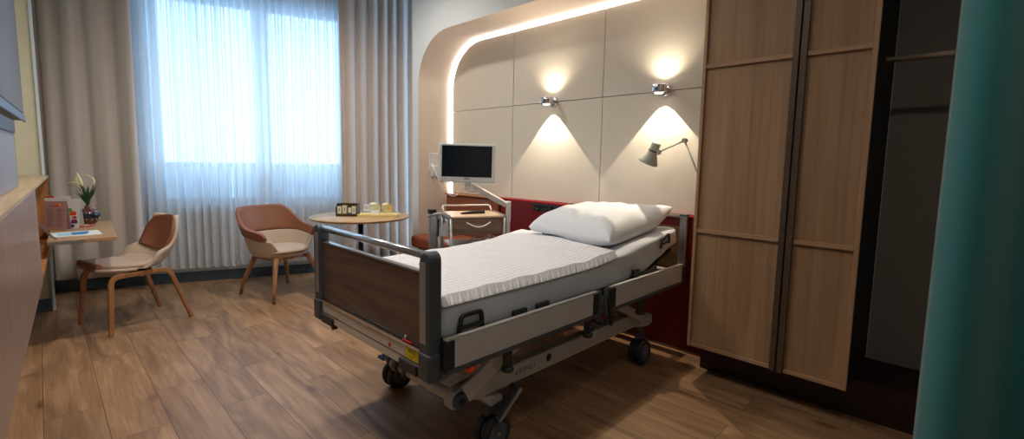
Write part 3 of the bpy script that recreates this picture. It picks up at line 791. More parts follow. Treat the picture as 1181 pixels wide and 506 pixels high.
for k, (a, h, wd_, m_) in enumerate(((-.075, .092, .048, 'olive'), (-.022, .102, .050, 'olive'), (.030, .080, .034, 'bluedk'), (.072, .094, .046, 'olive'))):
    o = thing('tea_packet', ['green and cream tea packet at the left end of the brown box', 'tallest cream tea packet, second from the left in the brown box', 'narrow packet with a dark blue foot in the brown box', 'green and cream tea packet at the right end of the brown box'][k], 'packet', TT(-.122+a, -.048, .0095), rzc, 'tea packets in the brown box')
    obj('packet_body', MB().box(-wd_/2, wd_/2, -.008, .008, 0, h), 'olive', o, local=True, bevel=.002)
    obj('paper_label', MB().box(-wd_*.38, wd_*.38, -.0095, -.0082, h*.2, h*.95), 'paper', o, local=True)
    if k == 2: obj('blue_foot', MB().box(-wd_*.5, wd_*.5, -.0105, -.0097, .0, h*.3), 'bluedk', o, local=True)
    else: obj('label_print', MB().box(-wd_*.14, wd_*.14, -.0104, -.0096, h*.4, h*.8), 'olive', o, local=True)
# towels
def towel_roll(a, b, z, r, ln, m1, label):
    o = thing('rolled_towel', label, 'towel', TT(a, b, z), rzc+.5, 'rolled yellow towels on the table')
    mb = MB(); n = 90; turns = 3.4; pts = []
    for i in range(n+1):
        t = i/n; an = t*turns*2*PI; rr_ = .007+(r-.007)*t; pts.append((rr_*math.cos(an), rr_*math.sin(an)*.92+r*.92))
    for yy in (-ln/2, ln/2):
        pass
    g0 = [mb.bm.verts.new(V((x, -ln/2, z_))) for x, z_ in pts]; g1 = [mb.bm.verts.new(V((x, ln/2, z_))) for x, z_ in pts]
    for i in range(n): mb._face([g0[i], g0[i+1], g1[i+1], g1[i]], True)
    obj('terry_roll', mb, m1, o, solid=-.009, local=True)
    return o
towel_roll(.140, .02, .033, .056, .12, 'towel2', 'cream rolled towel on the folded one, left of two')
towel_roll(.265, .02, .033, .055, .12, 'towel', 'lemon rolled towel on the folded one, right of two')
def folded(c, lx, ly, h, label, layers=3):
    o = thing('folded_towel', label, 'towel', c, rzc+.06)
    for k in range(layers):
        hh = h/layers; z0 = k*hh
        def f(u, v, z0=z0, hh=hh, k=k):
            th = u*2*PI; ax = lx/2*(1-.02*k); az = hh/2*.98
            x = ax*math.copysign(abs(math.cos(th))**.25, math.cos(th)); zz = az*math.copysign(abs(math.sin(th))**.7, math.sin(th))
            y = (v-.5)*ly
            return V((x, y+.004*math.sin(x*40+k), z0+hh/2+zz+.0015*math.sin(x*30+v*8)*(k > 0)))
        m_ = MB(); g_ = m_.grid(f, 32, 8, closeu=True)
        m_._face([r[0] for r in g_][::-1]); m_._face([r[-1] for r in g_])
        obj('fold', m_, 'towel', o, local=True)
    return o
folded(TT(.195, -.035), .40, .17, .032, 'folded lemon yellow towel lying under the two rolled towels', 2)
# washcloth box, cards
cx = thing('tissue_box', 'small white box with printed band between tea box and towels', 'box', TT(.045, .12), rzc)
obj('carton', MB().box(-.055, .055, -.035, .035, 0, .048), 'white', cx, local=True, bevel=.003)
obj('printed_band', MB().box(-.045, .05, -.0362, -.0352, .006, .028), 'pink', cx, local=True)
obj('blue_mark', MB().box(-.054, -.046, -.0362, -.0352, .012, .04), 'blue', cx, local=True)
t4, T4 = card('note_card', TT(.035, .105, .0495), .075, .060, rzc-.1, .16, 'paper', 'white folded note card standing on the small white box', 'card')
ln = MB()
for i in range(4): ln.box(-.025, .02-.006*(i % 2), -.0022, -.0014, .012+i*.008, .014+i*.008, T4)
obj('printed_lines', ln, 'pinktxt', t4, local=True)
t5, T5 = card('name_card', TT(.175, -.10, .033), .08, .036, rzc, .3, 'paper', 'small white folded card in front of the rolled towels', 'card')

# ------------------------------------------------------------------ hospital bed
YB0, YB1, XB0, XB1 = 1.41, 2.46, 1.03, 3.235
bed = thing('hospital_bed', 'adjustable hospital bed with walnut footboard and grey side rails in the room centre', 'bed', (2.1, 1.93, 0))
# posts
def post(x, y, z0, z1, flip, name='footboard_post'):
    """rounded-top flat post"""
    n = 8; w_ = .034
    poly = [(y-w_, z0), (y+w_, z0)]+[(y+w_*math.cos(a), z1-w_+w_*math.sin(a)) for a in [i*PI/n for i in range(n+1)]]
    p = obj(name, MB().prism(poly, x-.030, x+.030, 'x'), 'grey', bed, bevel=.010, seg=3)
    obj('silver_strip', MB().box(x-.0312, x-.0302, y-.010*1, y+.030, z0+.12, z1-.04) if flip else MB().box(x-.0312, x-.0302, y-.03, y+.01, z0+.12, z1-.04), 'steel', p)
    obj('foot_collar', MB().box(x-.036, x+.034, y-.040, y+.040, z0-.03, z0+.085), 'grey', p, bevel=.014, seg=4)
    return p
post(XB0, YB0+.034, .525, 1.005, True); post(XB0, YB1-.034, .525, 1.005, False)
obj('footboard_top_rail', MB().tube([(XB0, YB0+.03, .985), (XB0, YB1-.03, .985)], .0165, 20), 'railbar', bed)
obj('footboard_panel', MB().box(XB0-.009, XB0+.009, YB0+.068, YB1-.068, .612, .912), 'walnut', bed, bevel=.002)
obj('footboard_panel_edge', MB().box(XB0-.013, XB0+.013, YB0+.068, YB1-.068, .913, .920).box(XB0-.012, XB0+.012, YB1-.078, YB1-.0685, .62, .912), 'steel', bed)
obj('gusset', MB().prism([(YB0+.068, .912), (YB0+.068, .97), (YB0+.072, .94), (YB0+.095, .921)], XB0-.012, XB0+.012, 'x'), 'steel', bed)
bp_ = obj('foot_bumper', MB().box(XB0-.022, XB0+.018, YB0+.075, YB1-.075, .505, .598), 'bumper', bed, bevel=.005)
obj('bumper_edge', MB().box(XB0-.026, XB0-.008, YB0+.075, YB1-.075, .599, .611), 'chrome', bp_, bevel=.002)
obj('bumper_groove', MB().box(XB0-.0228, XB0-.0222, YB0+.08, YB1-.08, .545, .548), 'greydk', bp_)
for y0, y1 in ((YB0+.085, YB0+.215), (YB1-.215, YB1-.085)):
    obj('bumper_roller', MB().box(XB0-.034, XB0-.0225, y0, y1, .495, .540), 'greydk', bp_, bevel=.006, seg=3)
lb = obj('weight_label', MB().box(XB0-.0235, XB0-.0225, YB0+.085, YB0+.175, .550, .594), 'yellow', bp_, label='yellow weight limit label')
Mx = Matrix(((0, 0, -1, XB0-.0238), (-1, 0, 0, YB0+.130), (0, 1, 0, .574), (0, 0, 0, 1)))
text_mesh(lb, 'label_text', '250 kg\n-----', .020, 'greydk', Mx, .0002)
obj('red_clip', MB().box(XB0-.021, XB0-.0135, YB0+.14, YB0+.205, .6125, .6165), 'red2', bp_)
obj('red_mark', MB().lathe([(0, 0), (.010, 0), (.010, .001), (0, .001)], (XB0-.0224, YB0+.30, .565), 16, Matrix.Rotation(-PI/2, 4, 'Y')), 'red2', bp_)
obj('release_pin', MB().tube([(XB0-.014, YB0+.19, .612), (XB0-.014, YB0+.19, .635)], .003, 8), 'white', bp_)
# head end
for yy in (YB0+.034, YB1-.034):
    p = obj('headboard_post', MB().box(XB1-.022, XB1+.018, yy-.028, yy+.028, .535, .985), 'steel', bed, bevel=.009, seg=3)
    obj('post_cap', MB().box(XB1-.024, XB1+.02, yy-.03, yy+.03, .986, 1.0), 'grey', p, bevel=.006)
    obj('foot_collar', MB().box(XB1-.026, XB1+.02, yy-.032, yy+.032, .500, .62), 'grey', p, bevel=.01, seg=3)
obj('headboard_top_rail', MB().tube([(XB1, YB0+.064, .98), (XB1, YB1-.064, .98)], .0135, 16), 'railbar', bed)
obj('headboard_panel', MB().box(XB1-.009, XB1+.009, YB0+.064, YB1-.064, .60, .905), 'headw', bed, bevel=.002)
# side rails
def siderail(x0, x1, y, sgn, z0=.525, z1=.668, capl=.05, capr=.05, name='side_rail'):
    yo = y-.014*sgn; yi = y+.014*sgn
    lo, hi = min(yo, yi), max(yo, yi)
    r = obj(name, MB().box(x0+capl, x1-capr, lo, hi, z0+.02, z1-.010), 'bedwhite', bed, bevel=.003)
    obj('top_profile', MB().box(x0+.01, x1-.01, lo+.001, lo+.011, z1-.009, z1).box(x0+.01, x1-.01, lo+.015, hi-.001, z1-.009, z1-.002), 'profile', r, bevel=.001)
    obj('lower_profile', MB().box(x0+.012, x1-.012, lo-.003, hi+.003, z0, z0+.019), 'grey', r, bevel=.004)
    if capl: obj('end_cap', MB().box(x0, x0+capl-.001, lo-.003, hi+.003, z0+.020, z1-.011), 'greydk', r, bevel=.005)
    if capr: obj('end_cap', MB().box(x1-capr+.001, x1, lo-.003, hi+.003, z0+.020, z1-.011), 'greydk', r, bevel=.005)
    return r
for (y, s) in ((1.388, 1), (2.482, -1)):
    siderail(1.045, 2.075, y, s); siderail(2.195, 3.10, y, s, capr=.012)
    for x in (1.40, 2.00, 2.55):
        k = obj('rail_bracket', MB().box(x-.022, x+.022, y-.012, y+.012, .452, .524), 'greydk', bed, bevel=.006)
        obj('bracket_knob', MB().lathe([(0, 0), (.026, .002), (.03, .012), (.024, .022), (0, .024)], (x, y, .43), 16), 'greydk', k)
    # hinge linkage between the two rails
    for x, z0 in ((2.095, .49), (2.17, .505)):
        obj('rail_linkage', MB().box(x-.013, x+.013, y-.013, y+.013, z0, .665), 'grey', bed, bevel=.006)
    obj('linkage_lever', MB().flatbar([(2.165, y-.015, .62), (2.185, y-.02, .52), (2.20, y-.02, .45)], .02, .012, (0, 1, 0)), 'greydk', bed)
    obj('linkage_bolt', MB().tube([(2.125, y-.022, .485), (2.125, y+.022, .485)], .018, 14).tube([(2.02, y-.022, .478), (2.02, y+.022, .478)], .018, 14), 'greydk', bed)
# orange release knob under the foot end of the rail
obj('orange_knob', MB().lathe([(0, 0), (.02, .003), (.025, .015), (.02, .028), (0, .03)], (1.19, 1.395, .494), 20), 'orange', bed)
# mattress platform and underframe
obj('mattress_platform', MB().box(1.075, 2.30, 1.445, 2.425, .600, .627), 'greydk', bed, bevel=.004)
def backplate(d0, d1): 
    return [(2.305, .600), (2.60, .600), (3.08, .750), (3.08, .768), (2.62, .615), (2.305, .615)]
obj('backrest_platform', MB().prism(backplate(0, 0), 1.46, 2.41, 'y'), 'greydk', bed)
obj('frame_beam', MB().box(1.065, 3.20, 1.452, 1.492, .545, .598), 'lgrey', bed, bevel=.004)
obj('frame_beam', MB().box(1.065, 3.20, 2.378, 2.418, .545, .598), 'lgrey', bed, bevel=.004)
obj('frame_crossbar', MB().box(1.065, 1.12, 1.495, 2.375, .55, .597), 'lgrey', bed, bevel=.004)
obj('frame_crossbar', MB().box(3.14, 3.20, 1.495, 2.375, .55, .597), 'lgrey', bed, bevel=.004)
# mattress retainers and dark clips
def loop(x0, z0, x1, z1, y, h, name='mattress_retainer'):
    P = [V((x0, y, z0)), V((x0+.012, y, z0+h)), V((x1-.006, y, z1+h)), V((x1, y, z1))]
    obj(name, MB().flatbar(arcpts(P, .018), .018, .014, (0, 1, 0)), 'greydk', bed, bevel=.004)
    obj(name, MB().flatbar([V((x0+.006, y, z0+h*.35)), V((x1-.004, y, z1+h*.35))], .016, .012, (0, 1, 0)), 'greydk', bed, bevel=.003)
loop(1.15, .650, 1.275, .650, 1.417, .078); loop(2.84, .800, 2.955, .825, 1.417, .062)
for x in (1.50, 1.66): obj('rail_clip', MB().box(x-.045, x+.045, 1.406, 1.424, .650, .684), 'greydk', bed, bevel=.005)
obj('hinge_block', MB().box(2.49, 2.56, 1.405, 1.425, .650, .715), 'greydk', bed, bevel=.006)
obj('hinge_arm', MB().flatbar([V((2.56, 1.414, .675)), V((2.66, 1.414, .674)), V((2.78, 1.414, .690))], .012, .02, (0, 1, 0)), 'greydk', bed, bevel=.004)
# chassis
for y, s in ((1.515, 1), (2.345, -1)):
    bm_ = obj('chassis_beam', MB().box(1.32, 2.66, y-.03, y+.03, .292, .382), 'lgrey', bed, bevel=.006)
    # curved foot bracket from the cross tube over the castor
    poly = [(1.165, .315), (1.185, .365), (1.24, .378), (1.33, .382), (1.36, .382), (1.36, .292), (1.47, .262), (1.47, .235), (1.40, .225), (1.33, .285), (1.27, .305), (1.21, .290), (1.175, .290)] if s > 0 else [(1.33, .382), (1.36, .382), (1.36, .292), (1.47, .262), (1.47, .235), (1.40, .235), (1.33, .285)]
    obj('foot_bracket', MB().prism(poly, y-.031, y+.031, 'y'), 'lgrey', bed, bevel=.008, seg=3)
    poly = [(2.60, .382), (2.70, .378), (2.79, .345), (2.90, .33), (2.91, .27), (2.86, .255), (2.76, .268), (2.66, .292), (2.60, .292)]
    obj('head_bracket', MB().prism(poly, y-.031, y+.031, 'y'), 'lgrey', bed, bevel=.008, seg=3)
    if s < 0: continue
    obj('bracket_cap', MB().tube([(1.205, y-.055*s, .328), (1.205, y-.031*s, .328)], .036, 20), 'grey', bed)
    obj('bracket_bolt', MB().tube([(1.205, y-.060*s, .328), (1.205, y-.0555*s, .328)], .018, 16), 'greydk', bed)
obj('cross_tube', MB().tube([(1.205, 1.485, .328), (1.205, 2.02, .328)], .026, 20), 'bedwhite', bed)
obj('castor_arm', MB().tube([(1.205, 2.00, .328), (1.24, 2.09, .315), (1.33, 2.22, .27), (1.42, 2.32, .245)], [.032, .032, .030, .028], 14), 'grey', bed)
obj('cross_tube', MB().tube([(2.76, 1.546, .32), (2.76, 2.314, .32)], .026, 20), 'bedwhite', bed)
for ya_, yb_ in ((1.93, 1.975), (1.86, 1.885)): obj('collar_ring', MB().tube([(1.205, ya_, .328), (1.205, yb_, .328)], .034, 20), 'grey', bed)
# lifting blades between chassis and frame
for y in (1.465, 2.26):
    obj('lifting_arm', MB().flatbar([V((1.225, y, .355)), V((1.40, y, .445)), V((1.58, y, .532))], .085, .018, (0, 1, 0)), 'bedwhite', bed, bevel=.004)
    obj('lifting_arm', MB().flatbar([V((2.72, y, .345)), V((2.50, y, .46)), V((2.25, y, .565))], .055, .018, (0, 1, 0)), 'bedwhite', bed, bevel=.004)
obj('lifting_plate', MB().flatbar([V((1.225, 1.93, .36)), V((1.70, 1.93, .54))], .02, .60, (0, 1, 0)), 'bedwhite', bed, bevel=.004)
obj('actuator', MB().tube([(1.75, 1.93, .52), (2.15, 1.93, .42)], .03, 16).tube([(2.15, 1.93, .42), (2.45, 1.93, .36)], .016, 12), 'lgrey', bed)
obj('under_tube', MB().tube([(1.30, 1.80, .50), (2.62, 1.80, .50)], .018, 12), 'bumper', bed)
# castors
def castor(x, y, s, lever=False, rot=0):
    c = obj('castor', MB().prism([(x-.05, .175), (x-.035, .225), (x+.02, .235), (x+.05, .20), (x+.06, .15), (x+.04, .12), (x+.03, .165), (x-.03, .175)], y-.012, y+.012, 'y').tube([(x-.005, y, .205), (x-.005, y, .250)], .022, 14), 'grey', bed, bevel=.004)
    for dy in (-.030, .030):
        t = MB(); Tm = Matrix.Translation(V((x, y+dy, .085))) @ Matrix.Rotation(PI/2, 4, 'X')
        t.lathe([(.058, -.015), (.074, -.015), (.083, -.009), (.085, 0), (.083, .009), (.074, .015), (.058, .015), (.058, -.015)], (0, 0, 0), 36, Tm)
        wq = obj('tyre', t, 'tyre', c)
        obj('wheel_disc', MB().lathe([(0, -.013), (.02, -.017), (.05, -.014), (.0575, -.012), (.0575, .012), (.05, .014), (.02, .017), (0, .013)], (0, 0, 0), 36, Tm), 'tyrehub', wq)
    obj('axle', MB().tube([(x, y-.05, .085), (x, y+.05, .085)], .008, 12), 'steel', c)
    return c
castor(1.435, 1.555-.04, 1); castor(1.435, 2.345, -1); castor(2.80, 1.515, 1); castor(2.80, 2.345, -1)
bl = obj('brake_pedal', MB().flatbar([V((1.40, 1.445, .175)), V((1.43, 1.445, .19)), V((1.545, 1.445, .285))], .018, .03, (0, 1, 0)), 'steel', bed, bevel=.003)
obj('pedal_pad', MB().flatbar([V((1.395, 1.446, .20)), V((1.50, 1.446, .287))], .012, .026, (0, 1, 0)), 'greydk', bl, bevel=.003)
obj('pedal_pivot', MB().tube([(1.53, 1.44, .283), (1.53, 1.484, .283)], .017, 14), 'greydk', bl)
# brake pedal of the far castor, blue tip
obj('blue_pedal', MB().box(1.255, 1.305, 2.20, 2.26, .255, .272), 'blue', bed, bevel=.005)
obj('pedal_arm', MB().flatbar([V((1.306, 2.23, .262)), V((1.39, 2.25, .24))], .015, .02, (0, 1, 0)), 'greydk', bed)
obj('under_hook', MB().prism([(2.30, .49), (2.36, .49), (2.32, .455)], XB0+.0, XB0+.03, 'x'), 'greydk', bed)
# maker's mark on the near beam, upside down as in the photograph
Tt = Matrix(((-1, 0, 0, 1.625), (0, 0, -1, 1.4845), (0, -1, 0, .342), (0, 0, 0, 1)))
text_mesh(bed, 'beam_lettering', '11T-010.P', .036, 'greydk', Tt, .0003)
obj('beam_emblem', MB().lathe([(.008, 0), (.020, 0), (.020, .001), (.008, .001)], (1.80, 1.4840, .345), 20, Matrix.Rotation(PI/2, 4, 'X')), 'greydk', bed)

# ------------------------------------------------------------------ mattress, blanket, pillow
def mt_top(x, y=1.93):
    k = x-2.12
    return .7775+.0625*(k+math.sqrt(k*k+.02))-.027*(max(1.43, min(2.43, y))-1.93)
def mt_bot(x): return .6285+.180*(x-2.62+math.sqrt((x-2.62)**2+.004)) if x > 1.9 else .6285
mt = MB()
def mfn(u, v):
    x = 1.075+(3.118-1.075)*u
    th = v*2*PI; c, s_ = math.cos(th), math.sin(th)
    e = .16
    ya = .497; yc = 1.932
    endk = min(1, min(u, 1-u)/.018); sh = 1-.035*(1-endk)**2
    yy = yc+ya*sh*math.copysign(abs(c)**e, c)
    zt_, zb2 = mt_top(x, yy), mt_bot(x); zc, za = (zt_+zb2)/2, (zt_+zb2)/2-zb2
    zz = zc+za*(1-.14*(1-endk)**2)*math.copysign(abs(s_)**.22, s_)
    if abs(c) > .6:   # creases of the tucked sheet on the sides
        q = math.sin(x*21+3*(zz-.7)*10+1.3*math.sin(x*6))*.0035*smooth(1.9, 2.5, x)+.002*math.sin(x*9+zz*25)
        yy += q*math.copysign(1, c)*-1-abs(q)*0
    if s_ > .5: zz += .0012*math.sin(x*14+yy*6)
    return V((x, yy, zz))
g_ = mt.grid(mfn, 150, 64)
mt._face([q for q in g_[0]][::-1][:-1]); mt._face([q for q in g_[-1]][:-1])
obj('mattress', mt, 'sheet', weld=True, label='mattress in a smooth pale sheet on the hospital bed', cat='mattress')
def tuck(x0, z0, x1, z1):
    pass
bl_ = MB()
nx, ny = 90, 60
hy0, hy1 = 1.426, 2.438
def bfn(u, v, top):
    y = hy0+(hy1-hy0)*v
    xe = 2.335+.26*v           # head edge runs at a slant
    x = 1.078+(xe-1.078)*u
    z = mt_top(x, y)+.0035-.016*(1-smooth(0, .012, v))-.012*(1-smooth(0, .012, 1-v))
    edge = min(1, min(u/.02, (1-u)/.02, v/.03, (1-v)/.03)); edge = max(0, edge)
    th = (.026-.012*v)*math.sqrt(max(0, 1-(1-edge)**2))
    puff = .004*math.sin(x*17+y*3)*math.sin(y*13+x*2)+.003*math.sin(x*31+y*7)
    return V((x, y, z+(th+puff*edge if top else 0)))
gt = bl_.grid(lambda u, v: bfn(u, v, True), nx, ny); gb = bl_.grid(lambda u, v: bfn(u, v, False), 30, 20)
obj('duvet', bl_, 'quilt', weld=True, label='white seersucker duvet folded over the lower two thirds of the bed', cat='duvet')
# pillow: four corners, puffed middle
pw = MB()
C00, C10, C01, C11 = V((2.36, 1.50)), V((3.12, 1.47)), V((2.47, 2.27)), V((3.10, 2.28))   # foot-near, head-near, foot-far, head-far
def pfn(a, b, up):
    # a,b in -1..1
    pin = 1-.055*(1-abs(a)**2.0)*0
    u, v = (a+1)/2, (b+1)/2
    # edges pull in between the corners
    ua = a*(1-.06*(1-b*b)); vb = b*(1-.06*(1-a*a))
    u, v = (ua+1)/2, (vb+1)/2
    p = C00*(1-u)*(1-v)+C10*u*(1-v)+C01*(1-u)*v+C11*u*v
    fl_ = ((1-a**4)*(1-b**4))**.55
    lift = .012+.075*smooth(.2, 1, u)*smooth(.5, 0, v)
    base_ = mt_top(p.x, p.y)+.034*(1-fl_)*.6+.006
    zmid = .04+.02*u
    wr = .006*math.sin(9*a+5*b)*(1-fl_*.5)+.004*math.sin(17*b-6*a+2)+.010*math.exp(-((a+b*.3-.55)/.16)**2)*(b < .3)*(1 if b < 0 else (1-b/.3))
    seam = base_+lift*abs(a)**3*1.0*smooth(.3, 1, abs(b))+.030
    if up: return V((p.x, p.y, seam+.160*fl_*(1-.10*a)+.9*wr*fl_))
    return V((p.x, p.y, max(mt_top(p.x, p.y)+.005+(.03 if u < .36 and False else 0), seam-.055*fl_**.6)))
def clampb(p):
    # rest on duvet where it lies under the pillow
    y = p.y; v = (y-hy0)/(hy1-hy0); xe = 2.335+.26*v
    if p.x < xe+.01: p.z = max(p.z, mt_top(p.x, p.y)+.034)
    return p
N_ = 44
pw.grid(lambda u, v: clampb(pfn(u*2-1, v*2-1, True)), N_, N_); pw.grid(lambda u, v: clampb(pfn(u*2-1, v*2-1, False)), N_, N_)
obj('pillow', pw, 'pillow', weld=True, sub=1, label='large white pillow at the head of the hospital bed', cat='pillow')

# ------------------------------------------------------------------ bedside cabinet (trolley) and monitor
CA = V((2.40, 3.08, 0)); ca = math.atan2(-.21, .42)
bc = thing('bedside_cabinet', 'silver-framed bedside trolley with a brown wood drawer behind the bed', 'bedside cabinet', (CA.x, CA.y, 0), ca)
CW, CD, CZ = .475, .46, .88
def c_box(*a): return MB().box(*a)
obj('tray_top', MB().box(.0, CW, .0, CD, CZ-.016, CZ), mat('beige_tray_top', (.80, .70, .60), .4), bc, bevel=.005, local=True)
for xa in (-.006, CW+.0005): obj('tray_edge', MB().box(xa, xa+.0055, -.004, CD, CZ-.02, CZ+.012), 'steel', bc, bevel=.002, local=True)
obj('back_rail', MB().tube(arcpts([(.01, CD-.08, CZ+.012), (.01, CD-.01, CZ+.055), (CW-.01, CD-.01, CZ+.055), (CW-.01, CD-.08, CZ+.012)], .03), .008, 10), 'white', bc, local=True)
dr = obj('drawer', MB().box(.022, CW-.022, .006, .40, CZ-.155, CZ-.022), 'cartw', bc, bevel=.003, local=True)
def lobj(name, mb, m, parent, **k):
    o = obj(name, mb, m, parent, local=True, **k); return o
hp = []
for i in range(11):
    t = i/10; hp.append((.135+.21*t, -.004-.022*math.sin(PI*t), CZ-.050-.038*math.sin(PI*t)))
lobj('handle', MB().tube(hp, .0065, 10), 'white', dr)
for x in (.004, CW-.004):
    for y in (.004, CD-.02):
        l = obj('leg', MB().tube([(x, y, .075), (x, y, CZ-.018)], .014, 14), 'steel', bc, local=True)
        lobj('castor', MB().tube([(x-.011, y, .031), (x+.011, y, .031)], .031, 20), 'tyre', l)
obj('lower_shelf', MB().box(.02, CW-.02, .02, CD-.04, .60, .618), 'lgrey', bc, bevel=.004, local=True)
obj('bottom_shelf', MB().box(.02, CW-.02, .02, CD-.04, .16, .178), 'lgrey', bc, bevel=.004, local=True)
obj('side_holder', MB().box(-.06, -.015, .02, .14, CZ-.17, CZ-.03), 'white', bc, bevel=.006, local=True)
# folded overbed table column on its left
kc = obj('table_column', MB().box(-.175, -.125, .0, .06, .12, CZ+.03), 'steel', bc, bevel=.008, local=True, label='silver column of the folded overbed table')
lobj('column_sleeve', MB().tube([(-.095, .03, .1), (-.095, .03, CZ+.015)], .022, 16), 'steel', kc)
lobj('column_cap', MB().box(-.185, -.12, -.012, .06, CZ+.031, CZ+.066), 'black', kc, bevel=.004)
lobj('column_clamp', MB().tube(arcpts([(-.185, .02, CZ+.01), (-.13, -.02, CZ+.03), (-.06, .0, CZ+.03), (-.05, .03, CZ-.05)], .03), .012, 10), 'lgrey', kc)
lobj('dark_slot', MB().box(-.110, -.098, -.004, .006, CZ-.16, CZ-.02), 'black', kc)
def CWp(x, y, z): return V((CA.x+math.cos(ca)*x-math.sin(ca)*y, CA.y+math.sin(ca)*x+math.cos(ca)*y, z))
# black phone/remote on the tray
rm = thing('remote_handset', 'black handset lying on top of the bedside trolley', 'remote control', CWp(.24, .2, CZ+.001), ca+.12)
obj('handset_body', MB().prism([(-.11, .0), (.11, .0), (.11, .026), (.0, .026), (-.11, .012)], -.024, .024, 'y'), 'black', rm, bevel=.005, local=True)
obj('keypad', MB().box(.02, .10, -.016, .016, .0262, .0285), 'greydk', rm, local=True)
# cable and charger on the shelf
cg = thing('power_adapter', 'white power adapter with coiled cable on the trolley shelf', 'adapter', CWp(.27, .12, .6185), ca)
obj('adapter_body', MB().box(-.05, .06, -.035, .035, 0, .035), 'white', cg, bevel=.008, local=True)
obj('coiled_cable', MB().tube([(.0+.06*math.cos(a), -.045+.004*a, .050+.038*math.sin(a)) for a in [i*.35 for i in range(36)]], .0035, 6), 'white', cg, local=True)
obj('cable', MB().tube([(.05, 0, .02), (.10, .0, .03), (.13, .01, .05), (.15, .01, .07), (.16, .03, .04)], .0035, 6), 'white', cg, local=True)
# monitor on its arm, facing the camera
mo = thing('bedside_monitor', 'white patient monitor with black screen on a swing arm above the trolley', 'monitor', (2.47, 2.96, 1.3), rzc+.02)
mc = V((2.47, 2.965, 1.330))
Tm = Matrix.Translation(V((0, 0, .03))) @ Matrix.Rotation(-.04, 4, 'X') @ Matrix.Rotation(.012, 4, 'Y')
obj('monitor_housing', MB().box(-.232, .232, 0, .035, -.158, .162, Tm), 'whitem', mo, bevel=.012, seg=4, local=True)
obj('screen', MB().box(-.205, .205, -.0018, -.0002, -.112, .142, Tm), 'blackgl', mo, local=True)
bt = MB()
for i in range(4): bt.lathe([(0, 0), (.005, 0), (.005, .0012), (0, .0012)], Tm @ V((-.205+i*.032, -.0002, -.135)), 12, Matrix.Rotation(PI/2, 4, 'X'))
obj('buttons', bt, 'lgrey', mo, local=True)
obj('maker_badge', MB().box(-.02, .022, -.0012, -.0002, -.130, -.123, Tm), 'greydk', mo, local=True)
def ML(wx, wy, wz):  # world to monitor local
    d = V((wx, wy, wz))-V(mo.location); a = -(rzc+.02); return V((d.x*math.cos(a)-d.y*math.sin(a), d.x*math.sin(a)+d.y*math.cos(a), d.z))
pA, pB = V((2.545, 2.99, 1.135)), V((2.805, 2.905, .985))
obj('neck', MB().box(-.02, .035, .036, .075, -.20, .02, Tm), 'white', mo, local=True, bevel=.006)
obj('arm', MB().flatbar([ML(2.50, 3.02, 1.150), ML(2.56, 3.00, 1.140), ML(2.86, 2.89, .975)], [.05, .055, .045], .04, (.35, .94, 0)), 'white', mo, bevel=.008, local=True)
obj('arm_post', MB().box(-.022, .022, -.022, .022, -.475, -.295, Matrix.Translation(ML(2.885, 2.885, 1.3))), 'white', mo, bevel=.006, local=True)
obj('post_clamp', MB().box(-.018, .018, -.02, .02, -.60, -.476, Matrix.Translation(ML(2.885, 2.885, 1.3))), 'white', mo, bevel=.006, local=True)
obj('cable', MB().tube(arcpts([(-.30, .12, .02), (-.22, .1, -.17), (-.13, .07, -.26), (-.06, .07, -.22), (-.04, .07, -.15)], .05), .0042, 8).tube(arcpts([(-.02, .08, -.17), (.0, .08, -.20), (.05, .08, -.215), (.10, .08, -.19)], .02), .0042, 8).tube(arcpts([(-.04, .08, -.16), (-.03, .08, -.19), (.02, .08, -.195)], .015), .004, 8), 'white', mo, local=True)
# call handset holder on the niche reveal
wc = thing('nurse_call_holder', 'white wall unit with two handsets on the niche reveal beside the monitor', 'wall unit', (3.05, 4.2, 1.17))
obj('backplate', MB().box(3.005, 3.115, 4.232, 4.249, 1.24, 1.43), 'white', wc, bevel=.004)
for x in (3.03, 3.088):
    obj('handset', MB().box(x-.022, x+.022, 4.195, 4.231, 1.175, 1.29), 'whitem', wc, bevel=.008, seg=3)
    obj('plug', MB().tube([(x, 4.213, 1.150), (x, 4.213, 1.174)], .011, 10), 'lgrey', wc)

# ------------------------------------------------------------------ sconces and reading lamp
def sconce(y, z, label):
    t = thing('wall_spotlight', label, 'wall light', (XP, y, z), 0, 'chrome wall spotlights on the padded wall')
    obj('rosette', MB().lathe([(0, 0), (.046, 0), (.048, .008), (.043, .016), (.033, .022), (0, .022)], (XP-.0005, y, z), 32, Matrix.Rotation(-PI/2, 4, 'Y')), 'chrome', t)
    obj('stem', MB().tube([(XP-.022, y, z), (XP-.062, y, z)], .012, 16), 'chrome', t)
    c = (3.198, y, z)
    hd = obj('lamp_head', MB().lathe([(.045, -.030), (.053, -.030), (.057, -.023), (.057, .023), (.053, .030), (.045, .030), (.045, -.030)], c, 36), 'chrome', t)
    obj('lens', MB().lathe([(0, -.036), (.025, -.033), (.0445, -.025), (.0445, -.022), (0, -.020)], c, 24), 'bulb', hd)
    obj('upper_diffuser', MB().lathe([(0, .018), (.0445, .020), (.0445, .024), (0, .026)], c, 24), 'bulb', hd)
    for nm, dz, rx, ang, bl2, e in (('down', -.040, 0, 2*math.radians(41), .03, 30), ('up', .034, PI, 2*math.radians(66), 1.0, 9)):
        L = bpy.data.lights.new('spotlight_'+nm, 'SPOT'); L.energy = e; L.spot_size = ang; L.spot_blend = bl2; L.color = (1, .82, .60); L.shadow_soft_size = .006
        o = bpy.data.objects.new('spotlight_'+nm, L); COL.objects.link(o); o.location = (3.232 if nm == 'down' else 3.21, y, z+dz); o.rotation_euler = (rx, 0, 0)
    return t
sconce(2.745, 1.893, 'chrome wall spotlight on the padded wall above the monitor side, the left of two')
sconce(1.672, 1.897, 'chrome wall spotlight above the grey reading lamp, the right of two')
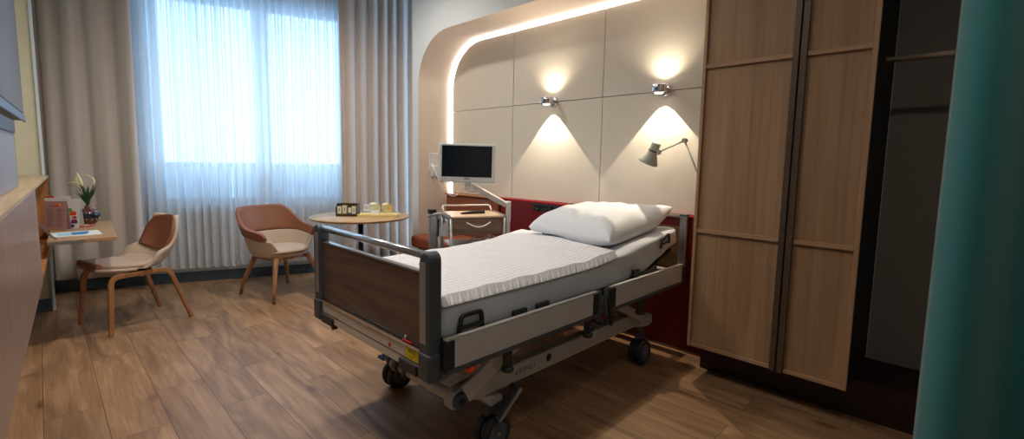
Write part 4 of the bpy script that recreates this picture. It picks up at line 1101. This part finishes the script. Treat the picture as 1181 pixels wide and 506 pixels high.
rl = thing('reading_lamp', 'sage grey jointed reading lamp reaching out beside the wardrobe', 'lamp', (3.06, 1.23, 1.1))
XL = 3.10
J = V((XL, 1.414, 1.515)); S = V((XL, 1.604, 1.437))
obj('lower_arm', MB().tube([J, V((XL-.02, 1.235, 1.15))], .006, 10), 'lampgrey', rl)
obj('upper_arm', MB().tube([J, S], .006, 10), 'lampgrey', rl)
obj('elbow_joint', MB().tube([J-V((.016, 0, 0)), J+V((.016, 0, 0))], .016, 16), 'lampgrey', rl)
obj('wall_bracket', MB().box(XL-.05, XL+.01, 1.2055, 1.25, 1.10, 1.16), 'lampgrey', rl, bevel=.006)
ax = V((0, .40, -.90)).normalized(); q = V((0, 0, -1)).rotation_difference(ax).to_matrix().to_4x4()
c0 = V((XL, 1.640, 1.450))
obj('lamp_shade', MB().lathe([(.0, .060), (.030, .060), (.033, .052), (.033, -.008), (.036, -.022), (.045, -.040), (.068, -.085), (.072, -.098), (.070, -.098), (.066, -.084), (.043, -.038), (.030, -.02), (.0, -.016)], c0, 32, q), 'lampgrey', rl)
obj('shade_collar', MB().lathe([(.0335, -.008), (.0365, -.006), (.0365, .0), (.0335, .002)], c0, 32, q), 'greydk', rl)
obj('shade_knuckle', MB().tube([S-V((.012, 0, 0)), S+V((.012, 0, 0))], .019, 16).tube([S, c0], .009, 10), 'lampgrey', rl)

# ------------------------------------------------------------------ added, unseen ceiling fill lights and daylight
def fill_downlight(x, y, e, size=math.radians(168), col=(1, .90, .78)):
    t = thing('fill_downlight', 'unseen ceiling lamp added to brighten the room', 'fill light', (x, y, HC), 0, 'added ceiling fill lamps')
    obj('trim_ring', MB().lathe([(.055, 0), (.075, -.004), (.078, 0), (.078, .004)], (x, y, HC-.004), 28), 'frame', t)
    obj('diffuser', MB().lathe([(0, -.001), (.054, -.001)], (x, y, HC-.002), 28), 'fill_disc', t)
    L = bpy.data.lights.new('fill_light_beam', 'SPOT'); L.energy = e; L.spot_size = size; L.spot_blend = .9; L.color = col; L.shadow_soft_size = .08
    o = bpy.data.objects.new('fill_light_beam', L); COL.objects.link(o); o.location = (x, y, HC-.02)
for x, y, e in ((1.0, .1, 30), (.8, 3.6, 85), (1.9, 3.7, 105), (.55, 1.9, 85), (.9, -.9, 14)): fill_downlight(x, y, e)  # unseen lamps added overhead, placed and powered to brighten the room

wl = bpy.data.worlds.new('sky'); sc.world = wl; wl.use_nodes = True; nt = wl.node_tree
bg = nt.nodes['Background']
tc = nt.nodes.new('ShaderNodeTexCoord'); sp = nt.nodes.new('ShaderNodeSeparateXYZ'); nt.links.new(tc.outputs['Generated'], sp.inputs[0])
rp_ = nt.nodes.new('ShaderNodeValToRGB'); e = rp_.color_ramp.elements
mr = nt.nodes.new('ShaderNodeMapRange'); mr.inputs[1].default_value = -1; mr.inputs[2].default_value = 1; nt.links.new(sp.outputs['Z'], mr.inputs[0]); nt.links.new(mr.outputs[0], rp_.inputs[0])
e[0].position = .40; e[0].color = (.17, .31, .48, 1); e[1].position = .56; e[1].color = (.52, .77, 1, 1)
k = e.new(.485); k.color = (.22, .42, .66, 1); k = e.new(.497); k.color = (.58, .80, 1, 1)
nt.links.new(rp_.outputs[0], bg.inputs[0]); bg.inputs[1].default_value = 5.2
# the window's daylight, sampled through the opening
L = bpy.data.lights.new('window_portal', 'AREA'); L.shape = 'RECTANGLE'; L.size = s1-s0; L.size_y = zt-zb; L.cycles.is_portal = True
o = bpy.data.objects.new('window_portal', L); COL.objects.link(o); c = W((s0+s1)/2, -.25, (zb+zt)/2)
o.matrix_world = Matrix(((DW.x, 0, NW.x, c.x), (DW.y, 0, NW.y, c.y), (0, 1, 0, c.z), (0, 0, 0, 1)))

vs = sc.view_settings; vs.view_transform = 'Standard'; vs.look = 'None'; vs.exposure = 0.45; vs.gamma = 1; vs.use_curve_mapping = False
sc.cycles.use_denoising = True
sc.cycles.max_bounces = 8; sc.cycles.diffuse_bounces = 4; sc.cycles.transparent_max_bounces = 12
sc.cycles.caustics_reflective = False; sc.cycles.caustics_refractive = False
sc.cycles.sample_clamp_indirect = 6
